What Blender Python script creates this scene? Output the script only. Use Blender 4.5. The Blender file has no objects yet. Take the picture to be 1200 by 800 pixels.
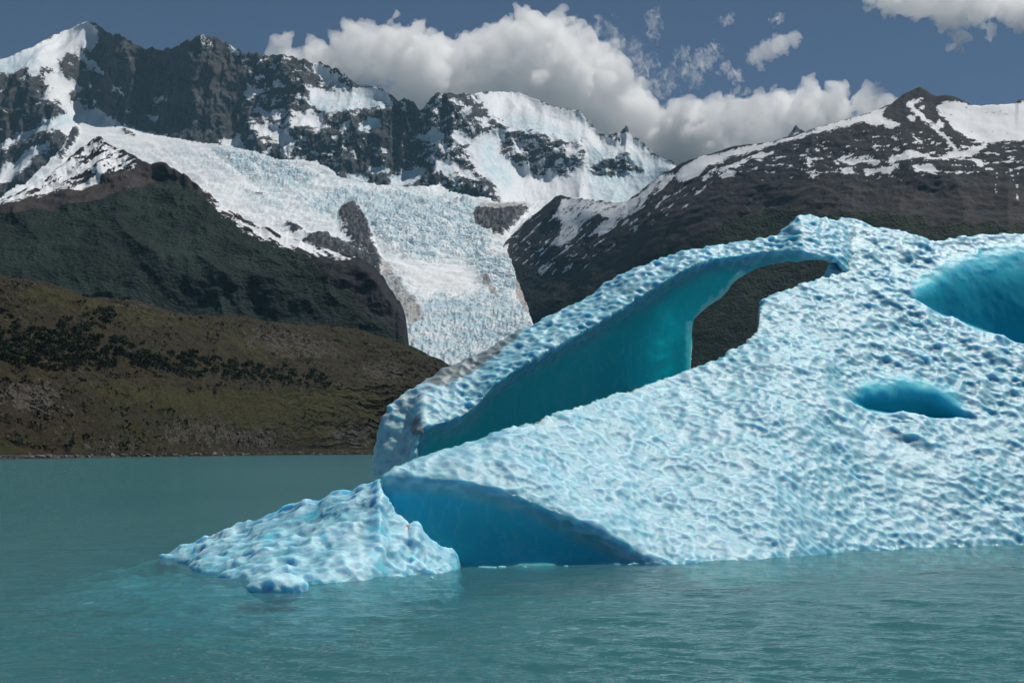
import bpy, math, random
import numpy as np
from mathutils import Vector

# ------------------------------------------------------------------ camera, sky, sun, exposure
scn = bpy.context.scene
col = scn.collection
FP = 1667.0          # focal length in photograph pixels (50 mm on 36 mm, 1200 px wide)
CAM_H = 5.0          # eye height on a boat deck
HZ = 528.0           # horizon row

cam_d = bpy.data.cameras.new('camera')
cam = bpy.data.objects.new('camera', cam_d); col.objects.link(cam)
cam.location = (0, 0, CAM_H)
cam.rotation_euler = (math.radians(90), 0, 0)
cam_d.lens = 50.0; cam_d.sensor_width = 36.0
cam_d.shift_y = (HZ - 400) / 1200.0
cam_d.clip_start = 0.5; cam_d.clip_end = 80000
scn.camera = cam

SUN_EL, SUN_AZ = math.radians(60), math.radians(55)     # high, on the right and a little behind the ice
world = bpy.data.worlds.new('World'); scn.world = world
world.use_nodes = True
wn = world.node_tree; wn.nodes.clear()
sky = wn.nodes.new('ShaderNodeTexSky'); sky.sky_type = 'NISHITA'; sky.sun_disc = False
sky.sun_elevation = SUN_EL; sky.sun_rotation = SUN_AZ
sky.altitude = 2500; sky.air_density = 0.9; sky.dust_density = 0.2; sky.ozone_density = 3.0
bg = wn.nodes.new('ShaderNodeBackground'); bg.inputs['Strength'].default_value = 0.05
wo = wn.nodes.new('ShaderNodeOutputWorld')
wn.links.new(sky.outputs[0], bg.inputs[0]); wn.links.new(bg.outputs[0], wo.inputs[0])

sun_d = bpy.data.lights.new('sun', 'SUN'); sun_d.energy = 5.0; sun_d.angle = math.radians(0.5)
sun_d.color = (1.0, 0.955, 0.89)
sun = bpy.data.objects.new('sun', sun_d); col.objects.link(sun)
sdir = Vector((math.sin(SUN_AZ) * math.cos(SUN_EL), math.cos(SUN_AZ) * math.cos(SUN_EL), math.sin(SUN_EL)))
sun.rotation_euler = sdir.to_track_quat('Z', 'Y').to_euler()
sun.location = (0, 0, 200)

vs = scn.view_settings
vs.view_transform = 'Standard'; vs.look = 'None'; vs.gamma = 1.0; vs.use_curve_mapping = False
vs.exposure = -0.3
cy = scn.cycles
cy.use_denoising = True
cy.max_bounces = 18; cy.diffuse_bounces = 4; cy.glossy_bounces = 3; cy.transparent_max_bounces = 8
cy.volume_bounces = 16
cy.use_adaptive_sampling = True; cy.adaptive_threshold = 0.03
cy.sample_clamp_indirect = 3.0

# ------------------------------------------------------------------ numeric helpers
rng = np.random.default_rng(7)
PERM = rng.permutation(256).astype(np.int32); PERM = np.concatenate([PERM, PERM, PERM])
_a = rng.random(256) * 2 * np.pi; _z = rng.random(256) * 2 - 1; _r = np.sqrt(1 - _z ** 2)
GRAD = np.stack([_r * np.cos(_a), _r * np.sin(_a), _z], 1).astype(np.float32)
RND = rng.random((256, 3)).astype(np.float32)

def _hash(i, j, k):
    return PERM[PERM[PERM[i & 255] + (j & 255)] + (k & 255)]

def perlin(x, y, z):
    x, y, z = np.broadcast_arrays(np.asarray(x, np.float32), np.asarray(y, np.float32), np.asarray(z, np.float32))
    xi = np.floor(x).astype(np.int32); yi = np.floor(y).astype(np.int32); zi = np.floor(z).astype(np.int32)
    fx = x - xi; fy = y - yi; fz = z - zi
    u = fx * fx * fx * (fx * (fx * 6 - 15) + 10); v = fy * fy * fy * (fy * (fy * 6 - 15) + 10); w = fz * fz * fz * (fz * (fz * 6 - 15) + 10)
    out = 0
    for a in (0, 1):
        wx = u if a else 1 - u
        for b in (0, 1):
            wy = v if b else 1 - v
            for c in (0, 1):
                wz = w if c else 1 - w
                g = GRAD[_hash(xi + a, yi + b, zi + c)]
                out = out + wx * wy * wz * (g[..., 0] * (fx - a) + g[..., 1] * (fy - b) + g[..., 2] * (fz - c))
    return out * 1.6

def fbm(x, y, z, octv=5, gain=0.5, lac=2.03):
    s = 0; a = 1.0; n = 0
    for i in range(octv):
        s = s + a * perlin(x + 17.3 * i, y + 5.1 * i, z - 9.7 * i); n += a; a *= gain
        x = x * lac; y = y * lac; z = z * lac
    return s / n

def ridged(x, y, z, octv=5, gain=0.5, lac=2.07):
    s = 0; a = 1.0; n = 0; prev = 1.0
    for i in range(octv):
        r = 1 - np.abs(perlin(x + 31.7 * i, y - 7.9 * i, z + 3.3 * i)); r = r * r
        s = s + a * r * (0.35 + 0.65 * prev); prev = r; n += a; a *= gain
        x = x * lac; y = y * lac; z = z * lac
    return s / n

def worley(x, y, z):
    x = np.asarray(x, np.float32); xi = np.floor(x).astype(np.int32); yi = np.floor(y).astype(np.int32); zi = np.floor(z).astype(np.int32)
    f1 = np.full(x.shape, 9.0, np.float32); f2 = f1.copy()
    for a in (-1, 0, 1):
        for b in (-1, 0, 1):
            for c in (-1, 0, 1):
                q = RND[_hash(xi + a, yi + b, zi + c)]
                d = (xi + a + q[..., 0] - x) ** 2 + (yi + b + q[..., 1] - y) ** 2 + (zi + c + q[..., 2] - z) ** 2
                f2 = np.minimum(f2, np.maximum(f1, d)); f1 = np.minimum(f1, d)
    return np.sqrt(f1), np.sqrt(f2)

def sstep(a, b, x):
    t = np.clip((x - a) / (b - a), 0, 1); return t * t * (3 - 2 * t)

def curve(pts):
    p = np.array(pts, float)
    return lambda x: np.interp(x, p[:, 0], p[:, 1])

def scurve(pts, sig, lo=-200, hi=1450):
    """the same, rounded off"""
    xs = np.arange(lo, hi); ys = np.interp(xs, *np.array(pts, float).T)
    k = np.exp(-0.5 * (np.arange(-3 * int(sig), 3 * int(sig) + 1) / sig) ** 2); k /= k.sum()
    ys = np.convolve(np.pad(ys, len(k) // 2, mode='edge'), k, mode='valid')
    return lambda x: np.interp(x, xs, ys)

def smax(a, b, k):
    h = np.clip(0.5 + 0.5 * (a - b) / k, 0, 1); return b + (a - b) * h + k * h * (1 - h)

def blur(M, s, axes=(0, 1)):
    r = int(3 * s); k = np.exp(-0.5 * (np.arange(-r, r + 1) / s) ** 2); k /= k.sum()
    for ax in axes:
        P = np.pad(M, [(r, r) if i == ax else (0, 0) for i in range(M.ndim)], mode='edge')
        o = np.zeros_like(M); n = M.shape[ax]
        for i in range(2 * r + 1):
            o += k[i] * (P[i:i + n] if ax == 0 else P[:, i:i + n])
        M = o
    return M

MX0, MX1, MY0, MY1 = -120, 1320, 0, 560
def raster(polys, soft=1.5):
    M = np.zeros((MY1 - MY0, MX1 - MX0), np.float32)
    for pg in polys:
        P = np.array(pg, float)
        x0 = max(int(P[:, 0].min()) - 1, MX0); x1 = min(int(P[:, 0].max()) + 2, MX1)
        y0 = max(int(P[:, 1].min()) - 1, MY0); y1 = min(int(P[:, 1].max()) + 2, MY1)
        X, Y = np.meshgrid(np.arange(x0, x1) + .01, np.arange(y0, y1) + .01)
        ins = np.zeros(X.shape, bool); n = len(P)
        for i in range(n):
            ax, ay = P[i]; bx, by = P[(i + 1) % n]
            if ay == by: continue
            c = ((ay > Y) != (by > Y)) & (X < (bx - ax) * (Y - ay) / (by - ay) + ax)
            ins ^= c
        M[y0 - MY0:y1 - MY0, x0 - MX0:x1 - MX0] = np.maximum(M[y0 - MY0:y1 - MY0, x0 - MX0:x1 - MX0], ins)
    return blur(M, soft) if soft else M

def samp(M, px, py):
    x = np.clip(px - MX0, 0, M.shape[1] - 1.001); y = np.clip(py - MY0, 0, M.shape[0] - 1.001)
    i = x.astype(int); j = y.astype(int); fx = x - i; fy = y - j
    return (M[j, i] * (1 - fx) + M[j, i + 1] * fx) * (1 - fy) + (M[j + 1, i] * (1 - fx) + M[j + 1, i + 1] * fx) * fy

def make_mesh(name, V, Q, mat=None, attrs=None, parent=None, smooth=True):
    me = bpy.data.meshes.new(name)
    V = np.ascontiguousarray(V, np.float32); Q = np.ascontiguousarray(Q, np.int32)
    k = Q.shape[1]
    me.vertices.add(len(V)); me.vertices.foreach_set('co', V.ravel())
    me.loops.add(Q.size); me.loops.foreach_set('vertex_index', Q.ravel())
    me.polygons.add(len(Q)); me.polygons.foreach_set('loop_start', np.arange(0, Q.size, k, dtype=np.int32))
    if smooth: me.polygons.foreach_set('use_smooth', np.ones(len(Q), bool))
    for an, A in (attrs or {}).items():
        at = me.attributes.new(an, 'FLOAT_COLOR', 'POINT')
        B = np.zeros((len(V), 4), np.float32); B[:, 3] = 1
        for i, a in enumerate(A): B[:, i] = np.ravel(a)
        at.data.foreach_set('color', B.ravel())
    me.update(calc_edges=True); me.validate()
    if mat: me.materials.append(mat)
    o = bpy.data.objects.new(name, me); col.objects.link(o)
    if parent: o.parent = parent
    return o

def tag(o, label=None, cat=None, group=None, kind=None):
    if label: o['label'] = label
    if cat: o['category'] = cat
    if group: o['group'] = group
    if kind: o['kind'] = kind
    return o

def grid_quads(nr, nc):
    i = np.arange(nr - 1)[:, None] * nc + np.arange(nc - 1)[None, :]
    return np.stack([i, i + 1, i + nc + 1, i + nc], -1).reshape(-1, 4)

def surface_nets(F, org, h):
    """isosurface of F = 0 (negative inside) as quads"""
    F = F.astype(np.float32); S = F < 0
    nx, ny, nz = F.shape
    cnt = np.zeros((nx - 1, ny - 1, nz - 1), np.uint8)
    for a in (0, 1):
        for b in (0, 1):
            for c in (0, 1):
                cnt += S[a:nx - 1 + a, b:ny - 1 + b, c:nz - 1 + c]
    act = (cnt > 0) & (cnt < 8); del cnt
    I = np.argwhere(act); idx = np.full(act.shape, -1, np.int32); idx[act] = np.arange(len(I))
    acc = np.zeros((len(I), 3), np.float32); n = np.zeros(len(I), np.float32)
    cs = [(0, 0, 0), (1, 0, 0), (0, 1, 0), (1, 1, 0), (0, 0, 1), (1, 0, 1), (0, 1, 1), (1, 1, 1)]
    val = [F[I[:, 0] + c[0], I[:, 1] + c[1], I[:, 2] + c[2]] for c in cs]
    for p in range(8):
        for q in range(p + 1, 8):
            if sum(abs(cs[p][i] - cs[q][i]) for i in range(3)) != 1: continue
            x = (val[p] < 0) != (val[q] < 0)
            t = np.where(x, val[p] / np.where(x, val[p] - val[q], 1), 0)
            for i in range(3):
                acc[:, i] += np.where(x, cs[p][i] + t * (cs[q][i] - cs[p][i]), 0)
            n += x
    V = (I + acc / n[:, None]) * h + np.array(org)
    Q = []
    for ax in range(3):
        sl0 = [slice(None)] * 3; sl1 = [slice(None)] * 3; sl0[ax] = slice(0, -1); sl1[ax] = slice(1, None)
        A = S[tuple(sl0)]; B = S[tuple(sl1)]
        E = np.argwhere(A != B)
        o1, o2 = [(1, 2), (2, 0), (0, 1)][ax]
        ok = (E[:, o1] > 0) & (E[:, o2] > 0) & (E[:, o1] < F.shape[o1] - 1) & (E[:, o2] < F.shape[o2] - 1)
        E = E[ok]; fl = A[E[:, 0], E[:, 1], E[:, 2]]
        def cell(d1, d2):
            C = E.copy(); C[:, o1] += d1; C[:, o2] += d2
            return idx[C[:, 0], C[:, 1], C[:, 2]]
        q = np.stack([cell(-1, -1), cell(0, -1), cell(0, 0), cell(-1, 0)], 1)
        q[~fl] = q[~fl][:, ::-1]
        Q.append(q)
    return V, np.concatenate(Q)

def vnormals(V, Q):
    n = np.cross(V[Q[:, 2]] - V[Q[:, 0]], V[Q[:, 3]] - V[Q[:, 1]])
    N = np.zeros_like(V)
    for i in range(4):
        for k in range(3): N[:, k] += np.bincount(Q[:, i], n[:, k], len(V))
    return N / np.maximum(np.linalg.norm(N, axis=1, keepdims=True), 1e-9)

def project(V):
    return 600 + FP * V[:, 0] / V[:, 1], HZ - FP * (V[:, 2] - CAM_H) / V[:, 1]

# ------------------------------------------------------------------ material helpers
class NT:
    def __init__(self, name):
        self.m = bpy.data.materials.new(name); self.m.use_nodes = True
        self.t = self.m.node_tree; self.t.nodes.clear()
        self.out = self.n('ShaderNodeOutputMaterial')
    def n(self, typ, **kw):
        nd = self.t.nodes.new(typ)
        for k, v in kw.items(): setattr(nd, k, v)
        return nd
    def put(self, sock, v):
        if hasattr(v, 'is_output') or isinstance(v, bpy.types.NodeSocket): self.t.links.new(v, sock)
        elif isinstance(v, (tuple, list)) and len(v) == 3 and sock.type == 'RGBA': sock.default_value = (*v, 1)
        else: sock.default_value = v
    def math(self, op, a, b=0.0, c=None, clamp=False):
        nd = self.n('ShaderNodeMath', operation=op, use_clamp=clamp)
        self.put(nd.inputs[0], a); self.put(nd.inputs[1], b)
        if c is not None: self.put(nd.inputs[2], c)
        return nd.outputs[0]
    def mix(self, f, a, b):
        nd = self.n('ShaderNodeMix', data_type='RGBA'); self.put(nd.inputs[0], f)
        self.put(nd.inputs[6], a); self.put(nd.inputs[7], b); return nd.outputs[2]
    def noise(self, scale, detail=4, rough=0.55, vec=None, dist=0.0, stretch=None):
        nd = self.n('ShaderNodeTexNoise'); nd.inputs['Scale'].default_value = scale
        nd.inputs['Detail'].default_value = detail; nd.inputs['Roughness'].default_value = rough
        nd.inputs['Distortion'].default_value = dist
        v = vec or self.pos()
        if stretch:
            mp = self.n('ShaderNodeMapping'); mp.inputs['Scale'].default_value = stretch
            self.t.links.new(v, mp.inputs['Vector']); v = mp.outputs[0]
        self.t.links.new(v, nd.inputs['Vector']); return nd.outputs['Fac']
    def voro(self, scale, feat='F1', vec=None):
        nd = self.n('ShaderNodeTexVoronoi', feature=feat); nd.inputs['Scale'].default_value = scale
        self.t.links.new(vec or self.pos(), nd.inputs['Vector']); return nd
    def pos(self):
        if not hasattr(self, '_p'): self._p = self.n('ShaderNodeTexCoord').outputs['Object']
        return self._p
    def attr(self, name):
        a = self.n('ShaderNodeAttribute', attribute_name=name); s = self.n('ShaderNodeSeparateColor')
        self.t.links.new(a.outputs['Color'], s.inputs[0]); return s.outputs
    def ramp(self, f, lo, hi, a=0.0, b=1.0):
        nd = self.n('ShaderNodeMapRange', interpolation_type='SMOOTHSTEP')
        self.put(nd.inputs['Value'], f)
        nd.inputs['From Min'].default_value = lo; nd.inputs['From Max'].default_value = hi
        nd.inputs['To Min'].default_value = a; nd.inputs['To Max'].default_value = b
        return nd.outputs[0]
    def bump(self, h, strength, dist, normal=None):
        nd = self.n('ShaderNodeBump'); self.put(nd.inputs['Strength'], strength)
        self.put(nd.inputs['Distance'], dist); self.put(nd.inputs['Height'], h)
        if normal is not None: self.put(nd.inputs['Normal'], normal)
        return nd.outputs[0]
    def bsdf(self, color, rough=0.8, normal=None, spec=0.3, **kw):
        b = self.n('ShaderNodeBsdfPrincipled'); self.put(b.inputs['Base Color'], color)
        self.put(b.inputs['Roughness'], rough); self.put(b.inputs['Specular IOR Level'], spec)
        for k, v in kw.items(): self.put(b.inputs[k], v)
        if normal is not None: self.put(b.inputs['Normal'], normal)
        return b.outputs[0]
    def done(self, s):
        self.t.links.new(s, self.out.inputs['Surface']); return self.m

# ------------------------------------------------------------------ terrain layers
def terrain(name, px0, px1, nc, nr, ridge, base, ybase=None, cot=None, yfun=None, jag=None, lat=8, relief=None, back=True, keep=None, attrs=None, mat=None, ysm=0):
    px = np.linspace(px0, px1, nc); t = np.linspace(0, 1, nr)[:, None]
    R = ridge(px)
    B = base(px)
    sg = 12 / ((px1 - px0) / nc); R0 = blur(R[None, :], sg, axes=(1,))[0]; dR = R - R0      # crest detail fades out below the crest
    PY = B + (R0 - B) * t + dR * np.clip(1 - (1 - t) * np.abs(R0 - B) / (45 + 2.5 * np.abs(dR)), 0, 1) ** 1.5
    PY = PY + (jag(px) if jag else 0) * np.clip(1 - (1 - t) * np.abs(R - B) / 16, 0, 1) ** 1.5; PX = np.broadcast_to(px, PY.shape)
    if yfun is not None:
        Y = yfun(PX, PY)
    else:
        C = cot(PX, PY); Y = np.zeros(PY.shape); Y[0] = ybase(px)
        step = -np.diff(PY, axis=0)
        for i in range(1, nr):
            v = (HZ - PY[i]) / FP
            dY = C[i] * np.maximum(step[i - 1], 0) * Y[i - 1] / FP / np.maximum(1 - C[i] * v, 0.15)
            Y[i] = Y[i - 1] + dY
        s = lat / ((px1 - px0) / nc)
        Y = blur(Y, s, axes=(1,))
        if ysm: Y = blur(Y, ysm, axes=(0,))
    X = (PX - 600) / FP * Y; Z = CAM_H + (HZ - PY) / FP * Y
    if relief is not None:
        dY, dZ = relief(PX, PY, X, Y, Z); Y = Y + dY; Z = Z + dZ
    A = attrs(PX, PY, X, Y, Z) if attrs else {}
    if back:
        for k in range(1, 6):
            sp = (Y[-1:] * 0.008) * k * k * 0.5
            X = np.concatenate([X, X[nr - 1:nr]]); Y = np.concatenate([Y, Y[nr - 1:nr] + sp]); Z = np.concatenate([Z, Z[nr - 1:nr] - sp * (0.35 + 0.06 * k)])
        for an in A: A[an] = [np.concatenate([a] + [a[-1:]] * 5) for a in A[an]]
    V = np.stack([X, Y, Z], -1).reshape(-1, 3)
    Q = grid_quads(X.shape[0], nc)
    if keep is not None:
        kp = (samp(keep, PX, PY) > 0.5).ravel()
        kp = np.concatenate([kp, np.ones(len(V) - len(kp), bool)]) if back else kp
        Q = Q[kp[Q].all(1)]
        used = np.unique(Q); mp = np.full(len(V), -1); mp[used] = np.arange(len(used))
        A = {an: [np.ravel(a)[used] for a in AA] for an, AA in A.items()}
        V = V[used]; Q = mp[Q]
    o = make_mesh(name, V, Q, mat, A)
    o['kind'] = 'structure'
    return o, (PX, PY, X, Y, Z)

# materials of the land -------------------------------------------------------
def mat_range():
    k = NT('alpine_rock_snow')
    m = k.attr('mask')                      # R snow, G brown, B bluish ice, and shaded snow painted bluer too
    n1 = k.noise(1 / 60, 6, 0.62); n2 = k.noise(1 / 14, 5, 0.65)
    e = k.math('ADD', k.math('MULTIPLY', k.math('SUBTRACT', n1, 0.5), 1.9), k.math('MULTIPLY', k.math('SUBTRACT', n2, 0.5), 2.1))
    snow = k.ramp(k.math('ADD', m[0], k.math('MULTIPLY', e, k.ramp(m[0], 0.02, 0.3))), 0.46, 0.54)
    flute = k.noise(1 / 30, 6, 0.65, stretch=(1, 1, 0.22))
    rock = k.mix(k.ramp(flute, 0.3, 0.7), (0.028, 0.033, 0.041), (0.150, 0.154, 0.162))
    rock = k.mix(k.ramp(n2, .42, .56, .7, 0), rock, (0.018, 0.02, 0.025))
    rock = k.mix(k.math('MULTIPLY', m[1], k.ramp(k.noise(1 / 150, 4), 0.35, 0.65)), rock, (0.090, 0.082, 0.079))
    ice = k.mix(k.math('MULTIPLY', m[2], k.ramp(n1, 0.3, 0.65)), (0.80, 0.83, 0.86), (0.50, 0.66, 0.74))
    c = k.mix(snow, rock, ice)
    h = k.math('MULTIPLY', k.math('ADD', k.noise(1 / 22, 7, 0.7, stretch=(1, 1, 0.35)), k.math('MULTIPLY', k.noise(1 / 7, 4, .6), 0.35)), k.ramp(snow, 0, 1, 1.0, 0.12))
    return k.done(k.bsdf(c, 0.75, k.bump(h, 0.9, 26.0), 0.15))

def mat_slope(name, forest, forest2, brown, rock, tree=1 / 9.0):
    """mountain with snow patches, bare brown ground and forest: mask R snow, G forest, B brown"""
    k = NT(name)
    m = k.attr('mask')
    n1 = k.noise(1 / 45, 6, 0.62); n2 = k.noise(1 / 10, 5, 0.65); n3 = k.noise(1 / 170, 5, 0.6)
    e = k.math('ADD', k.math('MULTIPLY', k.math('SUBTRACT', n1, 0.5), 1.9), k.math('MULTIPLY', k.math('SUBTRACT', n2, 0.5), 2.0))
    snow = k.ramp(k.math('ADD', m[0], k.math('MULTIPLY', e, k.ramp(m[0], 0.02, 0.3))), 0.46, 0.54)
    fo = k.ramp(k.math('ADD', m[1], k.math('MULTIPLY', k.math('SUBTRACT', n3, 0.5), 0.9)), 0.4, 0.62)
    v = k.voro(tree); v2 = k.n('ShaderNodeSeparateColor'); k.t.links.new(v.outputs['Color'], v2.inputs[0])
    fc = k.mix(v2.outputs[0], forest, forest2)
    fc = k.mix(k.ramp(n3, 0.42, 0.62, 0, 0.75), fc, tuple(c * 1.5 for c in forest2))
    rk = k.mix(k.ramp(n2, 0.3, 0.72), tuple(c * 0.55 for c in rock), tuple(c * 1.35 for c in rock))
    br = k.mix(k.ramp(n1, 0.3, 0.7), tuple(c * 0.75 for c in brown), tuple(c * 1.3 for c in brown))
    g = k.mix(k.ramp(k.math('ADD', m[2], k.math('MULTIPLY', k.math('SUBTRACT', n1, 0.5), 0.8)), 0.35, 0.65), rk, br)
    g = k.mix(fo, g, fc)
    c = k.mix(snow, g, (0.80, 0.82, 0.85))
    hrock = k.math('MULTIPLY', k.noise(1 / 12, 7, 0.68), k.ramp(snow, 0, 1, 1.0, 0.15))
    htree = k.math('MULTIPLY', k.math('SUBTRACT', 1.0, v.outputs['Distance']), k.math('MULTIPLY', fo, 0.8))
    return k.done(k.bsdf(c, 0.85, k.bump(k.math('ADD', hrock, htree), 0.8, 6.0), 0.1))

def mat_glacier():
    k = NT('glacier_ice')
    m = k.attr('mask')                      # R blue, G dirt, B rock
    n1 = k.noise(1 / 50, 6, 0.65); n2 = k.noise(1 / 11, 5, 0.65)
    vv = k.voro(1 / 26, 'DISTANCE_TO_EDGE')
    c = k.mix(k.math('MULTIPLY', m[0], k.ramp(n1, 0.28, 0.62)), (0.80, 0.82, 0.83), (0.40, 0.58, 0.67))
    c = k.mix(k.math('MULTIPLY', m[0], k.ramp(n2, 0.55, 0.75, 0, 0.35)), c, (0.22, 0.42, 0.55))
    d = k.ramp(k.math('ADD', m[1], k.math('MULTIPLY', k.math('SUBTRACT', n2, 0.5), 1.1)), 0.35, 0.75, 0, 0.8)
    c = k.mix(d, c, (0.30, 0.26, 0.23))
    r = k.ramp(k.math('ADD', m[2], k.math('MULTIPLY', k.math('MULTIPLY', k.math('ADD', k.math('SUBTRACT', n2, 0.5), k.math('SUBTRACT', n1, 0.5)), 2.2), k.ramp(m[2], .02, .3))), 0.45, 0.56)
    c = k.mix(r, c, k.mix(n2, (0.012, 0.015, 0.021), (0.036, 0.037, 0.042)))
    h = k.math('ADD', n2, k.math('MULTIPLY', k.ramp(vv.outputs['Distance'], 0, 0.25), 0.3))
    return k.done(k.bsdf(c, 0.6, k.bump(h, k.math('ADD', k.math('MULTIPLY', m[0], 0.7), 0.12), 12.0), 0.2))

def mat_hill():
    k = NT('moor_hillside')
    m = k.attr('mask')                      # R grass, G rock, B beach
    n1 = k.noise(1 / 18, 6, 0.62, stretch=(1, 1, 2.2)); n2 = k.noise(1 / 3.5, 5, 0.68, stretch=(1, 1, 1.8)); n3 = k.noise(1 / 60, 4, .55)
    e = k.math('ADD', k.math('MULTIPLY', k.math('SUBTRACT', n1, 0.5), 2.2), k.math('MULTIPLY', k.math('SUBTRACT', n2, 0.5), 1.6))
    heath = k.mix(k.ramp(n2, 0.35, 0.68), (0.016, 0.015, 0.009), (0.055, 0.042, 0.026))
    heath = k.mix(k.ramp(n3, 0.45, 0.65, 0, 0.6), heath, (0.035, 0.038, 0.014))
    grass = k.mix(k.ramp(n2, 0.3, 0.7), (0.026, 0.026, 0.010), (0.066, 0.060, 0.024))
    rock = k.mix(k.ramp(n2, 0.35, 0.7), (0.026, 0.023, 0.023), (0.13, 0.115, 0.10))
    c = k.mix(k.ramp(k.math('ADD', m[0], e), 0.35, 0.7), heath, grass)
    c = k.mix(k.ramp(k.math('ADD', m[1], e), 0.5, 0.7), c, rock)
    c = k.mix(k.ramp(k.math('ADD', m[2], k.math('MULTIPLY', k.math('SUBTRACT', n2, .5), .8)), 0.4, 0.6), c, k.mix(n2, (0.06, 0.05, 0.045), (0.15, 0.13, 0.12)))
    h = k.math('ADD', n2, k.math('MULTIPLY', n1, 0.8))
    return k.done(k.bsdf(c, 0.9, k.bump(h, 0.9, 3.0), 0.08))

# ---- far range ----------------------------------------------------------------
RIDGE_RANGE = [(-160, 112), (-100, 95), (-40, 82), (0, 70), (10, 68), (25, 60), (40, 55), (55, 45), (65, 40), (80, 34), (95, 27), (105, 25), (113, 28), (120, 35), (128, 38), (140, 41), (147, 44), (155, 50), (170, 55), (185, 57), (200, 56), (207, 52), (215, 48), (225, 45), (233, 40), (240, 43), (255, 46), (265, 50), (275, 56), (283, 60), (295, 62), (310, 63), (330, 66), (350, 66), (355, 67), (365, 72), (375, 73), (385, 76), (395, 80), (405, 88), (415, 96), (420, 100), (435, 101), (450, 105), (460, 112), (466, 119), (470, 115), (478, 115), (486, 120), (490, 126), (496, 127), (503, 116), (510, 109), (523, 108), (540, 111), (555, 110), (575, 107), (600, 108), (610, 110), (630, 117), (645, 123), (660, 127), (678, 129), (690, 140), (704, 157), (712, 159), (725, 155), (731, 153), (734, 148), (738, 154), (742, 160), (748, 163), (756, 169), (762, 176), (767, 181), (780, 186), (790, 192), (800, 203), (830, 212), (870, 200), (905, 172), (921, 161), (930, 151), (932, 148), (935, 152), (945, 154), (953, 157), (965, 172), (1000, 190), (1100, 230), (1320, 260)]
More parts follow.
